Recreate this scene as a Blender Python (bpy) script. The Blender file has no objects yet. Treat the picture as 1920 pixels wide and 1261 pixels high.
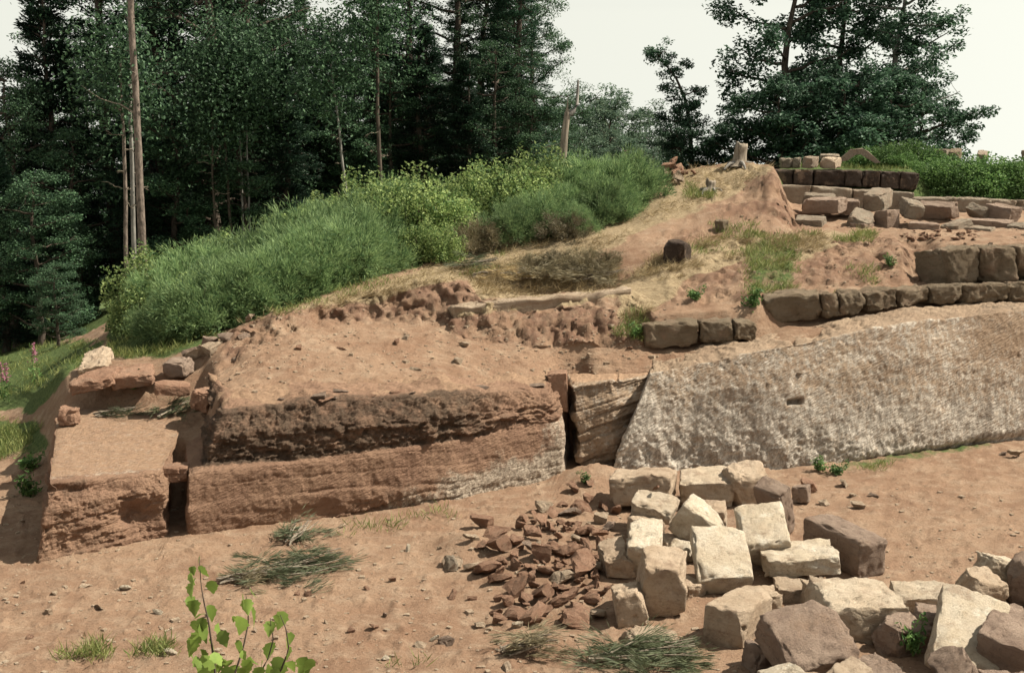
import bpy, math, random
import numpy as np
from mathutils import Vector, Matrix, Euler
from mathutils.bvhtree import BVHTree
rng = np.random.default_rng(7); random.seed(7)
sc = bpy.context.scene
col = sc.collection
# ------------------------------------------------------------------ camera
FPX, CH = 2400.0, 4.4                      # focal length in photo pixels, eye height above the quarry floor
PIT = math.atan((630.5 - 275) / FPX)
cp, sp = math.cos(PIT), math.sin(PIT)
cam = bpy.data.cameras.new('camera'); cam.sensor_width = 36; cam.lens = 36 * FPX / 1920
cam.clip_start = .1; cam.clip_end = 8000
camo = bpy.data.objects.new('camera', cam); col.objects.link(camo)
camo.location = (0, 0, CH); camo.rotation_euler = (math.pi / 2 - PIT, 0, 0)
sc.camera = camo
# ------------------------------------------------------------------ light
SUN_EL, SUN_AZ = math.radians(51), math.radians(6)      # azimuth counted from +X towards +Y
sd = Vector((math.cos(SUN_EL) * math.cos(SUN_AZ), math.cos(SUN_EL) * math.sin(SUN_AZ), math.sin(SUN_EL)))
sl = bpy.data.lights.new('sun', 'SUN'); sl.energy = 5.0; sl.angle = math.radians(.53); sl.color = (1, .93, .79)
so = bpy.data.objects.new('sun', sl); col.objects.link(so); so.rotation_euler = sd.to_track_quat('Z', 'Y').to_euler()
so.location = (20, 0, 30)
w = bpy.data.worlds.new('World'); sc.world = w; w.use_nodes = True
nt = w.node_tree; nt.nodes.clear()
o_ = nt.nodes.new('ShaderNodeOutputWorld'); bg = nt.nodes.new('ShaderNodeBackground')
sky = nt.nodes.new('ShaderNodeTexSky'); sky.sky_type = 'NISHITA'; sky.sun_disc = False
sky.sun_elevation = SUN_EL; sky.sun_rotation = math.pi / 2 - SUN_AZ
sky.altitude = 300; sky.air_density = 1.3; sky.dust_density = 0.3; sky.ozone_density = 1.0
tc = nt.nodes.new('ShaderNodeTexCoord'); sx = nt.nodes.new('ShaderNodeSeparateXYZ'); cx = nt.nodes.new('ShaderNodeCombineXYZ')
mx = nt.nodes.new('ShaderNodeMath'); mx.operation = 'MAXIMUM'; mx.inputs[1].default_value = .10
nt.links.new(tc.outputs['Generated'], sx.inputs[0])
for k in (0, 1): nt.links.new(sx.outputs[k], cx.inputs[k])
nt.links.new(sx.outputs[2], mx.inputs[0]); nt.links.new(mx.outputs[0], cx.inputs[2])
nt.links.new(cx.outputs[0], sky.inputs[0])
hs = nt.nodes.new('ShaderNodeHueSaturation'); hs.inputs['Saturation'].default_value = .12
nt.links.new(sky.outputs[0], hs.inputs['Color'])
tn = nt.nodes.new('ShaderNodeMix'); tn.data_type = 'RGBA'; tn.blend_type = 'MULTIPLY'; tn.inputs[0].default_value = 1; tn.inputs[7].default_value = (1, .985, .88, 1)   # cream cast put into the sky colour
nt.links.new(hs.outputs[0], tn.inputs[6]); nt.links.new(tn.outputs[2], bg.inputs[0]); bg.inputs[1].default_value = .08
nt.links.new(bg.outputs[0], o_.inputs[0])
vs = sc.view_settings; vs.view_transform = 'Standard'; vs.look = 'None'; vs.exposure = 0.9; vs.gamma = 1; vs.use_curve_mapping = False
sc.cycles.max_bounces = 5; sc.cycles.transparent_max_bounces = 4

# ------------------------------------------------------------------ helpers
def ray(px, py):
    a = (px - 960) / FPX; b = (630.5 - py) / FPX
    v = np.array([a, cp + b * sp, -sp + b * cp]); return v / v[1]
def pt(px, D, v):
    """a point on the vertical plane Y=D: v>20 is a photo row, else a height in metres"""
    if v > 20:
        r = ray(px, v); return np.array([r[0] * D, D, CH + r[2] * D])
    s = (v - CH) / max(D, 8); b = (s * cp + sp) / (cp - s * sp)
    return np.array([(px - 960) / FPX / (cp + b * sp) * max(D, 8), D, v])
def proj(P):
    z = P[:, 2] - CH; d = P[:, 1] * cp - z * sp; u = P[:, 1] * sp + z * cp
    d = np.maximum(d, .01)
    return 960 + FPX * P[:, 0] / d, 630.5 - FPX * u / d
def _h(i):
    n = (i[..., 0] * 374761393 + i[..., 1] * 668265263 + i[..., 2] * 2147483647 % 1274126177) & 0xffffffff
    n = ((n ^ (n >> 13)) * 1274126177) & 0xffffffff
    n = ((n ^ (n >> 15)) * 2246822519) & 0xffffffff
    return ((n ^ (n >> 16)) & 0xffffff) / float(0xffffff) * 2 - 1
def vn(P):
    P = np.asarray(P, float); i = np.floor(P).astype(np.int64); f = P - i; u = f * f * f * (f * (f * 6 - 15) + 10)
    r = 0
    for a in (0, 1):
        for b in (0, 1):
            for c in (0, 1):
                k = i + np.array([a, b, c]); k[..., 2] = k[..., 2] * 7919 + k[..., 1] * 31
                wgt = (u[..., 0] if a else 1 - u[..., 0]) * (u[..., 1] if b else 1 - u[..., 1]) * (u[..., 2] if c else 1 - u[..., 2])
                r = r + wgt * _h(k)
    return r
def fbm(P, f=1., o=4, g=.5, off=0.):
    P = np.asarray(P, float) + off; r = 0; a = 1.; t = 0
    for k in range(o):
        r = r + a * vn(P * f + 17.3 * k); t += a; a *= g; f *= 2.03
    return r / t
def sm(a, b, x): t = np.clip((x - a) / (b - a), 0, 1); return t * t * (3 - 2 * t)
def mk(name, V, F, mat, parent=None, smooth=True, attr=None):
    me = bpy.data.meshes.new(name); V = np.asarray(V, np.float32); F = np.asarray(F, np.int32); n = F.shape[1]
    me.vertices.add(len(V)); me.vertices.foreach_set('co', V.ravel())
    me.loops.add(F.size); me.loops.foreach_set('vertex_index', F.ravel())
    me.polygons.add(len(F)); me.polygons.foreach_set('loop_start', np.arange(0, F.size, n, dtype=np.int32))
    me.polygons.foreach_set('use_smooth', np.full(len(F), smooth))
    me.update(calc_edges=True)
    if attr is not None:
        A = me.color_attributes.new('mask', 'FLOAT_COLOR', 'POINT')
        A.data.foreach_set('color', np.concatenate([attr, np.ones((len(V), 1))], 1).astype(np.float32).ravel())
    if mat: me.materials.append(mat)
    o = bpy.data.objects.new(name, me); col.objects.link(o)
    if parent: o.parent = parent
    return o
def tag(o, label, cat, group=None):
    o['label'] = label; o['category'] = cat
    if group: o['group'] = group
    return o
def empty(name, loc, label, cat, group=None, rz=0):
    o = bpy.data.objects.new(name, None); o.empty_display_size = .2; col.objects.link(o); o.location = loc; o.rotation_euler = (0, 0, rz)
    return tag(o, label, cat, group)
def copy_tree(root, loc, rz=0, scale=1, label=None, group=None):
    r = root.copy(); col.objects.link(r); r.location = loc; r.rotation_euler = (0, 0, rz); r.scale = (scale,) * 3 if not hasattr(scale, '__len__') else scale
    if label: r['label'] = label
    if group: r['group'] = group
    for ch in list(root.children):
        c = ch.copy(); col.objects.link(c); c.parent = r
    return r
def grid_faces(nr, nc):
    a = np.arange(nr * nc).reshape(nr, nc)
    return np.stack([a[:-1, :-1], a[:-1, 1:], a[1:, 1:], a[1:, :-1]], -1).reshape(-1, 4)
def grid_normals(G):
    du = np.gradient(G, axis=1); dv = np.gradient(G, axis=0); n = np.cross(du, dv)
    return n / np.maximum(np.linalg.norm(n, axis=2, keepdims=True), 1e-9)
# ------------------------------------------------------------------ materials
class NT:
    def __init__(s, name, rough=.95):
        s.m = bpy.data.materials.new(name); s.m.use_nodes = True; s.t = s.m.node_tree; s.b = s.t.nodes['Principled BSDF']
        s.b.inputs['Roughness'].default_value = rough; s.b.inputs['Specular IOR Level'].default_value = .12
        s.tc = s.t.nodes.new('ShaderNodeTexCoord'); s.co = s.tc.outputs['Object']
    def n(s, k, **kw):
        x = s.t.nodes.new(k)
        for a, b in kw.items(): setattr(x, a, b)
        return x
    def l(s, a, b): s.t.links.new(a, b)
    def scale(s, v):
        m = s.n('ShaderNodeMapping'); m.inputs['Scale'].default_value = v; s.l(s.co, m.inputs[0]); return m.outputs[0]
    def rotscale(s, r, v):
        m = s.n('ShaderNodeMapping'); m.inputs['Rotation'].default_value = r; s.l(s.co, m.inputs[0])
        m2 = s.n('ShaderNodeMapping'); m2.inputs['Scale'].default_value = v; s.l(m.outputs[0], m2.inputs[0]); return m2.outputs[0]
    def noise(s, sc_=5, det=6, rough=.6, co=None, dist=0):
        x = s.n('ShaderNodeTexNoise'); x.inputs['Scale'].default_value = sc_; x.inputs['Detail'].default_value = det
        x.inputs['Roughness'].default_value = rough; x.inputs['Distortion'].default_value = dist; s.l(co or s.co, x.inputs['Vector']); return x.outputs['Fac']
    def vor(s, sc_=5, co=None, feat='F1'):
        x = s.n('ShaderNodeTexVoronoi', feature=feat); x.inputs['Scale'].default_value = sc_; s.l(co or s.co, x.inputs['Vector']); return x
    def rng_(s, v, a, b, c=0., d=1.):
        x = s.n('ShaderNodeMapRange', interpolation_type='SMOOTHSTEP'); s.l(v, x.inputs[0])
        for i, q in enumerate((a, b, c, d)): x.inputs[i + 1].default_value = q
        return x.outputs[0]
    def mix(s, f, a, b, mode='MIX'):
        x = s.n('ShaderNodeMix', data_type='RGBA', blend_type=mode)
        for inp, v in ((x.inputs[0], f), (x.inputs[6], a), (x.inputs[7], b)):
            if isinstance(v, (int, float)): inp.default_value = v
            elif isinstance(v, tuple): inp.default_value = (*v, 1)
            else: s.l(v, inp)
        return x.outputs[2]
    def math(s, op, a, b):
        x = s.n('ShaderNodeMath', operation=op)
        for i, v in enumerate((a, b)):
            if isinstance(v, (int, float)): x.inputs[i].default_value = v
            else: s.l(v, x.inputs[i])
        return x.outputs[0]
    def mask(s):
        a = s.n('ShaderNodeAttribute', attribute_name='mask'); q = s.n('ShaderNodeSeparateColor'); s.l(a.outputs['Color'], q.inputs[0]); return q.outputs
    def bump(s, h, st=.5, d=.02, prev=None):
        x = s.n('ShaderNodeBump'); x.inputs['Strength'].default_value = st; x.inputs['Distance'].default_value = d; s.l(h, x.inputs['Height'])
        if prev: s.l(prev, x.inputs['Normal'])
        return x.outputs[0]
    def out(s, c, nrm=None):
        if isinstance(c, tuple): s.b.inputs['Base Color'].default_value = (*c, 1)
        else: s.l(c, s.b.inputs['Base Color'])
        if nrm: s.l(nrm, s.b.inputs['Normal'])
        return s.m
def mat_soil():
    s = NT('red_soil'); R, G, B = s.mask()[:3]
    n1 = s.noise(.6, 5, .6); n2 = s.noise(4, 8, .65); n3 = s.noise(30, 6, .7)
    c = s.mix(s.rng_(n1, .40, .60), (.269, .176, .116), (.222, .137, .089))
    c = s.mix(s.rng_(n2, .42, .72), c, (.309, .221, .153))
    c = s.mix(s.rng_(n3, .50, .70, 0, .75), c, (.135, .081, .054))
    c = s.mix(s.rng_(s.noise(.9, 8, .72, None, 1.2), .50, .66, 0, .6), c, (.185, .105, .066))
    c = s.mix(s.rng_(s.noise(1.7, 8, .75, s.scale((1, 1.6, 1)), .8), .56, .70, 0, .55), c, (.36, .265, .185))
    v = s.vor(26); vv = s.rng_(v.outputs['Distance'], .12, .2, 1, 0)
    pk = s.math('MULTIPLY', vv, s.rng_(s.noise(9, 2, .5), .58, .66))
    c = s.mix(pk, c, (.320, .248, .188))
    v2 = s.vor(70); pk2 = s.math('MULTIPLY', s.rng_(v2.outputs['Distance'], .1, .22, 1, 0), s.rng_(s.noise(14, 2, .5), .55, .65))
    c = s.mix(s.math('MULTIPLY', pk2, .7), c, (.309, .253, .204))
    # R = dark freshly turned earth, G = dry straw, B = living green turf
    c = s.mix(s.math('MULTIPLY', R, s.rng_(s.noise(7, 6, .7), .3, .62)), c, (.129, .070, .049))
    st = s.noise(1, 6, .7, s.rotscale((0, 0, .4), (14, 60, 14)))
    sc_ = s.mix(s.rng_(st, .35, .68), (.184, .130, .078), (.378, .300, .188))
    c = s.mix(s.rng_(s.math('ADD', s.math('MULTIPLY', G, 1.2), s.math('MULTIPLY', s.noise(5, 6, .7), .8)), .85, 1.15), c, sc_)
    gc = s.mix(s.rng_(s.noise(20, 5, .7), .35, .65), (.042, .070, .021), (.103, .130, .045))
    c = s.mix(s.rng_(s.math('ADD', B, s.math('MULTIPLY', s.noise(6, 5, .7), .8)), .75, 1.05), c, gc)
    b = s.bump(n2, .5, .05); b = s.bump(n3, .8, .035, b); b = s.bump(s.noise(110, 5, .75), .7, .012, b); b = s.bump(vv, .5, .02, b)
    return s.out(c, b)
def mat_rock(name, base, light, pale, darkc, tool=True, bm=1., blotch=26, lamk=.5):
    """bedded red sandstone; mask R = blackened lichen crust, G = pale efflorescence, B = soil wash"""
    s = NT(name); R, G, B = s.mask()[:3]
    n1 = s.noise(1.3, 6, .6); n2 = s.noise(9, 8, .68); n3 = s.noise(42, 6, .7)
    c = s.mix(s.rng_(n1, .3, .7), base, light)
    lam = s.noise(1.0, 6, .62, s.rotscale((.0, -.06, 0), (1.2, 1.2, 22)))
    c = s.mix(s.rng_(lam, .5, .75, 0, lamk), c, tuple(x * .72 for x in base))
    c = s.mix(s.rng_(n2, .55, .8, 0, .45), c, tuple(x * .6 for x in base))
    pm = s.rng_(s.math('ADD', G, s.math('MULTIPLY', s.noise(8, 9, .82), 1.0)), .82, 1.06)
    c = s.mix(s.math('MULTIPLY', pm, .85), c, s.mix(s.rng_(s.noise(1, 8, .8, s.scale((blotch, blotch, blotch * .55))), .42, .58), tuple(x * .46 for x in pale), pale))
    dm = s.rng_(s.math('ADD', R, s.math('MULTIPLY', s.noise(5, 8, .75), 1.0)), .8, 1.15)
    c = s.mix(s.math('MULTIPLY', dm, .88), c, s.mix(s.rng_(n2, .4, .7), darkc, tuple(x * 2.1 for x in darkc)))
    c = s.mix(s.rng_(s.math('ADD', B, s.math('MULTIPLY', n2, .6)), .75, 1.0), c, (.33, .215, .14))
    v = s.vor(34); wp = s.math('MULTIPLY', s.rng_(v.outputs['Distance'], .1, .2, 1, 0), s.rng_(s.noise(7, 2, .5), .6, .68))
    c = s.mix(s.math('MULTIPLY', wp, .7), c, (.36, .30, .24))
    b = s.bump(n2, .6 * bm, .045); b = s.bump(n3, .9 * bm, .03, b); b = s.bump(s.noise(110, 5, .75), .7, .012, b)
    if tool:
        t = s.noise(1, 4, .6, s.rotscale((0, -.85, .4), (46, 9, 9))); b = s.bump(t, .9, .05, b)
        c = s.mix(s.rng_(t, .5, .72, 0, .5), c, tuple(x * .5 for x in base))
    b = s.bump(lam, .9 * lamk, .03, b)
    return s.out(c, b)
def mat_block(name, base, light, dark, pale=None, pamt=0.):
    s = NT(name); oi = s.n('ShaderNodeObjectInfo'); va = s.n('ShaderNodeVectorMath', operation='ADD'); cb = s.n('ShaderNodeCombineXYZ')
    m9 = s.math('MULTIPLY', oi.outputs['Random'], 37.)
    for k in range(3): s.l(m9, cb.inputs[k])
    s.l(s.tc.outputs['Object'], va.inputs[0]); s.l(cb.outputs[0], va.inputs[1]); s.co = va.outputs[0]
    n1 = s.noise(3, 6, .65); n2 = s.noise(14, 8, .7); n3 = s.noise(60, 6, .7)
    c = s.mix(s.rng_(n1, .35, .65), base, light)
    c = s.mix(s.rng_(n2, .52, .75, 0, .6), c, dark)
    lam = s.noise(1, 5, .6, s.scale((3, 3, 38))); c = s.mix(s.rng_(lam, .5, .72, 0, .35), c, dark)
    if pale: c = s.mix(s.rng_(s.noise(4.5, 8, .75), .62 - pamt, .74 - pamt, 0, .85), c, pale)
    c = s.mix(s.rng_(n3, .58, .75, 0, .4), c, tuple(x * .55 for x in base))
    c = s.mix(s.rng_(s.noise(2.6, 8, .78), .50, .64, 0, .6), c, (.30, .205, .145))
    c = s.mix(s.rng_(s.noise(8, 9, .82), .55, .66, 0, .6), c, tuple(x * .38 for x in base))
    hv = s.n('ShaderNodeHueSaturation'); s.l(c, hv.inputs['Color'])
    mr = s.n('ShaderNodeMapRange'); s.l(oi.outputs['Random'], mr.inputs[0]); mr.inputs[3].default_value = .86; mr.inputs[4].default_value = 1.1
    s.l(mr.outputs[0], hv.inputs['Value'])
    b = s.bump(n2, .9, .06); b = s.bump(n3, 1., .032, b); b = s.bump(s.noise(170, 4, .75), .7, .008, b); b = s.bump(lam, .35, .02, b)
    return s.out(hv.outputs[0], b)
def mat_leaf(name, a, b_, trans=.35, nscale=.8, sat=1.):
    s = NT(name, .6); oi = s.n('ShaderNodeObjectInfo'); ge = s.n('ShaderNodeNewGeometry')
    f = s.math('ADD', s.math('MULTIPLY', ge.outputs['Random Per Island'], .6), s.math('MULTIPLY', s.noise(nscale, 3, .6), .7))
    c = s.mix(s.rng_(f, .3, .95), a, b_)
    hv = s.n('ShaderNodeHueSaturation'); s.l(c, hv.inputs['Color'])
    mr = s.n('ShaderNodeMapRange'); s.l(oi.outputs['Random'], mr.inputs[0]); mr.inputs[3].default_value = .68; mr.inputs[4].default_value = 1.28; s.l(mr.outputs[0], hv.inputs['Value'])
    tr = s.n('ShaderNodeBsdfTranslucent'); s.l(hv.outputs[0], tr.inputs[0]); ms = s.n('ShaderNodeMixShader'); ms.inputs[0].default_value = trans
    s.l(hv.outputs[0], s.b.inputs['Base Color']); s.b.inputs['Specular IOR Level'].default_value = .25
    s.l(s.b.outputs[0], ms.inputs[1]); s.l(tr.outputs[0], ms.inputs[2]); s.l(ms.outputs[0], s.t.nodes['Material Output'].inputs[0])
    return s.m
def mat_bark(name, a, b_, sc_=(14, 14, 3)):
    s = NT(name); n = s.noise(1, 6, .7, s.scale(sc_)); c = s.mix(s.rng_(n, .35, .65), a, b_); return s.out(c, s.bump(n, .7, .02))
M = dict(
    soil=mat_soil(),
    rock_l=mat_rock('sandstone_red', (.235, .140, .095), (.31, .195, .13), (.56, .47, .37), (.058, .042, .030)),
    rock_r=mat_rock('sandstone_grey', (.27, .19, .13), (.34, .25, .175), (.64, .58, .50), (.11, .085, .065), True, .45, 11, .12),
    pale=mat_block('pale_sandstone', (.58, .48, .355), (.64, .555, .44), (.44, .32, .215), (.74, .68, .57), .08),
    cream=mat_block('cream_sandstone', (.54, .43, .315), (.62, .52, .40), (.38, .27, .19), (.70, .62, .51), .04),
    tan=mat_block('tan_sandstone', (.46, .345, .245), (.54, .425, .315), (.31, .21, .145), (.64, .55, .44), .02),
    brown=mat_block('brown_sandstone', (.27, .195, .150), (.36, .270, .21), (.15, .10, .078), (.48, .40, .33), -.04),
    rubble=mat_block('red_rubble', (.31, .178, .118), (.39, .24, .165), (.19, .10, .068), (.48, .36, .27), -.04),
    ashlar=mat_block('weathered_ashlar', (.178, .133, .088), (.237, .186, .131), (.072, .051, .036), (.314, .264, .197), -.03),
    ashlar_d=mat_block('dark_ashlar', (.056, .040, .032), (.085, .063, .050), (.023, .017, .013), (.162, .132, .108), -.1),  # much darker base than the weathered ashlar
    grey=mat_block('grey_sandstone', (.281, .225, .170), (.336, .281, .216), (.172, .125, .092), (.428, .374, .294), 0),
    fir=mat_leaf('fir_needles', (.005, .016, .010), (.044, .090, .054), .16, 1.6),  # fir, beech, oak: shaded and lit foliage tones mixed in clumps within the colour
    beech=mat_leaf('beech_leaves', (.009, .028, .015), (.088, .158, .080), .26, 1.6),
    oak=mat_leaf('oak_leaves', (.010, .030, .018), (.085, .155, .092), .28, 1.6),
    far=mat_leaf('far_leaves', (.060, .105, .075), (.13, .185, .115), .33),  # pale bluish foliage colour stands in for haze over distance
    broom=mat_leaf('broom_stems', (.055, .115, .048), (.26, .36, .15), .35, 3.5),
    cut=mat_leaf('cut_broom', (.050, .062, .032), (.13, .145, .08), .2, 3),
    birch=mat_leaf('shrub_leaves', (.075, .14, .045), (.34, .42, .15), .38, 1.5),
    bramble=mat_leaf('bramble_leaves', (.045, .10, .028), (.15, .245, .075), .35, 1.5),
    grass=mat_leaf('grass_blades', (.10, .15, .035), (.30, .31, .11), .3, 2),
    straw=mat_leaf('straw_blades', (.21, .15, .075), (.46, .36, .20), .25, 2),
    dry=mat_leaf('dry_twigs', (.10, .085, .05), (.24, .2, .12), .15, 2),
    sapling=mat_leaf('sapling_leaves', (.075, .15, .025), (.26, .34, .075), .45, 14),
    pink=mat_leaf('pink_petals', (.30, .10, .16), (.42, .20, .26), .3, 3),
    bark=mat_bark('dark_bark', (.045, .035, .028), (.11, .085, .068)),
    bark_g=mat_bark('grey_bark', (.13, .12, .11), (.27, .25, .225)),
    pine=mat_bark('pine_bark', (.075, .06, .05), (.23, .18, .15), (16, 16, 6)),
    wood=mat_bark('dead_wood', (.13, .105, .08), (.28, .235, .185), (20, 20, 2)),
)
# ------------------------------------------------------------------ terrain: one sheet lofted through lines of the site (photo column, distance, row or height)
LINES = [
 [(-2500, -6, 2.75), (4500, -6, 2.75)],
 [(-2500, .8, 2.75), (4500, .8, 2.75)],
 [(-2500, 4.5, 1.0), (4500, 4.5, 1.0)],
 [(-2500, 8.6, .02), (4500, 8.6, .02)],
 [(-2500, 13.5, 0), (60, 13.6, -.04), (295, 14.6, -.04), (318, 15.45, -.04), (346, 15.5, -.04), (370, 14.9, -.04), (600, 15.35, -.04), (1030, 17.1, -.04), (1056, 18.1, -.04), (1088, 18.15, -.04), (1112, 17.5, -.03), (1150, 17.55, -.02), (1450, 17.85, 0), (1900, 19.35, 0), (2100, 20, 0), (4500, 26, 0)],
 [(-2500, 15, 0), (20, 15, 0), (98, 14.6, .03), (135, 14.6, .70), (300, 15.2, .70), (330, 15.95, .70), (385, 15.7, .7), (405, 15.6, 1.30), (470, 15.8, 1.33), (700, 16.4, 1.33), (1000, 17.5, 1.17), (1052, 18.3, 1.15), (1092, 18.35, 1.14), (1115, 17.95, 1.14), (1200, 18.0, 1.22), (1480, 18.45, 1.60), (1650, 18.9, 1.80), (1920, 20.0, 1.86), (2300, 20.7, 2), (4500, 27, 2)],
 [(-2500, 17, -.1), (0, 17, .02), (92, 16.5, .08), (132, 17.1, .72), (200, 17.4, .78), (330, 17.3, .86), (378, 17.1, .9), (402, 16.9, 1.34), (470, 17.8, 655), (560, 18.6, 622), (600, 19.3, 602), (720, 19.5, 602), (830, 19.4, 607), (860, 18.8, 628), (1000, 18.6, 645), (1180, 18.6, 642), (1230, 18.75, 1.46), (1420, 18.9, 1.55), (1480, 19.3, 1.72), (1700, 19.75, 1.9), (1920, 20.4, 1.97), (2300, 20.9, 2.0), (4500, 28, 2.5)],
 [(-2500, 20, -.1), (0, 20, .05), (80, 18, .3), (130, 17.6, 1.0), (200, 17.62, 1.16), (300, 17.7, 1.2), (365, 18.2, 652), (420, 18.5, 634), (520, 18.8, 597), (600, 19.5, 572), (700, 19.9, 550), (830, 20.1, 532), (880, 20, 545), (905, 19.4, 574), (1000, 19.6, 570), (1170, 19.6, 546), (1230, 19.0, 1.90), (1420, 19.15, 1.98), (1460, 19.6, 560), (1700, 20.2, 541), (1760, 20.6, 2.16), (1920, 20.8, 2.18), (2300, 21.3, 2.2), (4500, 29, 2.6)],
 [(-2500, 24, -.2), (0, 24, 0), (70, 20, .5), (120, 19, 1.05), (200, 19.3, 674), (300, 19.3, 662), (400, 19.8, 630), (520, 20.2, 586), (700, 21.3, 520), (830, 21.6, 506), (900, 20.8, 536), (1000, 21, 540), (1150, 21, 532), (1250, 21, 502), (1420, 20.8, 500), (1500, 21.3, 476), (1690, 21.5, 462), (1715, 21.4, 2.3), (1760, 21.3, 2.76), (1920, 21.4, 2.79), (2300, 21.8, 2.8), (4500, 30, 3)],
 [(-2500, 30, -.6), (0, 28, -.3), (100, 23, .5), (200, 21.5, 1.2), (300, 22, 1.5), (520, 23, 540), (700, 23.5, 474), (900, 23, 476), (1160, 23, 442), (1300, 22.8, 442), (1420, 22.6, 442), (1500, 22.8, 440), (1920, 22.8, 440), (2300, 23.2, 440), (4500, 32, 3)],
 [(-2500, 40, -1.5), (0, 33, -1), (150, 26, .5), (250, 25, 1.3), (400, 26, 1.8), (700, 27, 420), (900, 27, 395), (1160, 27, 378), (1240, 27, 326), (1380, 27.2, 303), (1440, 25.7, 309), (1456, 25.3, 322), (1487, 24.4, 412), (1510, 25, 408), (1700, 25.6, 404), (1920, 25.8, 404), (2300, 26, 404), (4500, 36, 3.2)],
 [(-2500, 45, -2), (0, 36, -1.4), (200, 28, .4), (400, 28, 1.8), (700, 29, 2.5), (1000, 29, 2.95), (1240, 28.5, 3.75), (1380, 28.5, 4.05), (1440, 27, 4.0), (1456, 26.8, 3.9), (1475, 27.0, 3.2), (1700, 27.0, 3.05), (2300, 27.3, 3.05), (4500, 38, 3.3)],
 [(-2500, 60, -4), (0, 45, -2.5), (200, 34, 0), (400, 33, 1.2), (700, 34, 2.2), (1000, 34, 2.7), (1240, 32, 3.4), (1380, 31, 3.85), (1450, 28.3, 3.8), (1500, 28.0, 3.86), (1710, 28.0, 3.88), (1745, 28.0, 3.5), (1920, 28.4, 3.6), (2300, 28.5, 3.7), (4500, 44, 3.7)],
 [(-2500, 75, -8), (0, 55, -4), (400, 42, .5), (700, 42, 1.8), (1240, 38, 3.2), (1380, 36, 3.7), (1500, 31, 3.95), (1920, 32, 4.0), (2300, 33, 4), (4500, 55, 3.5)],
 [(-2500, 120, -16), (0, 95, -9), (700, 75, -1), (1240, 65, 1), (1920, 60, 2), (4500, 90, 0)],
 [(-2500, 500, -70), (4500, 500, -60)],
 [(-2500, 4000, -420), (4500, 4000, -420)],
]
ROWS = [5, 8, 8, 150, 6, 70, 20, 26, 30, 26, 8, 8, 8, 10, 6, 4]
cols = np.concatenate([np.linspace(-2500, -500, 18), np.linspace(-440, -60, 14), np.arange(-50, 1971, 4.6), np.linspace(2000, 2500, 18), np.linspace(2700, 4500, 14)])
def line_pts(L):
    P = np.array([pt(*t) for t in L]); px = np.array([t[0] for t in L], float)
    D = np.interp(cols, px, P[:, 1]); Z = np.interp(cols, px, P[:, 2])
    k = np.hanning(7); k /= k.sum()
    def smo(a): return np.convolve(np.pad(a, 3, 'edge'), k, 'valid')
    D, Z = smo(D), smo(Z)
    s = (Z - CH) / np.maximum(D, 8); b = (s * cp + sp) / (cp - s * sp)
    X = (cols - 960) / FPX / (cp + b * sp) * np.maximum(D, 8)
    return np.stack([X, D, Z], 1)
LP = [line_pts(L) for L in LINES]
G = []; reg = []
for i, n in enumerate(ROWS):
    for k in range(n):
        t = k / n; G.append(LP[i] * (1 - t) + LP[i + 1] * t); reg.append(i + t)
G.append(LP[-1]); reg.append(len(ROWS)); G = np.array(G); reg = np.array(reg)
nr, nc = G.shape[:2]; P = G.reshape(-1, 3).copy(); rg = np.repeat(reg, nc); PX, PY = proj(P)
px_ = np.tile(cols, nr)
# relief
near = sm(60, 30, P[:, 1])
amp = np.where((rg > 3) & (rg < 4.2), .035, .05) * near
bank = sm(5.85, 6.1, rg) * (1 - sm(7.1, 7.6, rg)) * sm(390, 440, px_) * (1 - sm(1170, 1260, px_))
cliff = sm(9.0, 9.4, rg) * (1 - sm(10.2, 10.6, rg)) * sm(1300, 1360, px_) * (1 - sm(1495, 1520, px_))
bank2 = sm(7.0, 7.3, rg) * (1 - sm(8.9, 9.2, rg)) * sm(1200, 1280, px_) * (1 - sm(1705, 1740, px_))
mound = sm(5.9, 6.2, rg) * (1 - sm(7.0, 7.3, rg)) * sm(850, 880, px_) * (1 - sm(1190, 1240, px_))
rough = np.clip(bank + cliff + bank2 * .8 + mound, 0, 1)
n_lo, n_mid, n_hi = fbm(P, .5, 3), fbm(P, 2.2, 4, off=5), fbm(P, 8, 4, .6, off=9)
flatfar = near
P[:, 2] += amp * n_lo * 1.4 + near * n_mid * (.035 + .10 * rough) + near * n_hi * (.012 + .05 * rough)
rid = 1 - np.abs(fbm(P * np.array([1.6, 1, .6]), 2.2, 4, .55, off=3)) * 2
P[:, 1] -= rough * (rid - .4) * .13 + rough * n_hi * .10
clod = fbm(P, 9, 3, .6, off=21); P[:, 2] += near * (P[:, 1] > 8) * clod * (.010 + .03 * rough) + near * sm(.15, .5, clod) * .02 * (P[:, 1] > 8)
# rubble swells
def hump(px, D, r, h, ry=None):
    c = pt(px, D, 0.); d2 = ((P[:, 0] - c[0]) / r) ** 2 + ((P[:, 1] - c[1]) / (ry or r)) ** 2
    P[:, 2] += h * np.exp(-d2) * (rg > 3) * (rg < 5)
hump(1030, 13.6, .9, .12, 1.5); hump(1120, 16.6, .5, .22, .5); hump(870, 13.9, .35, .12)
# trench with debris behind the mound
tr = np.exp(-((px_ - 1010) / 120) ** 2 - ((rg - 8.0) / .35) ** 2); P[:, 2] -= tr * .22
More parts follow.
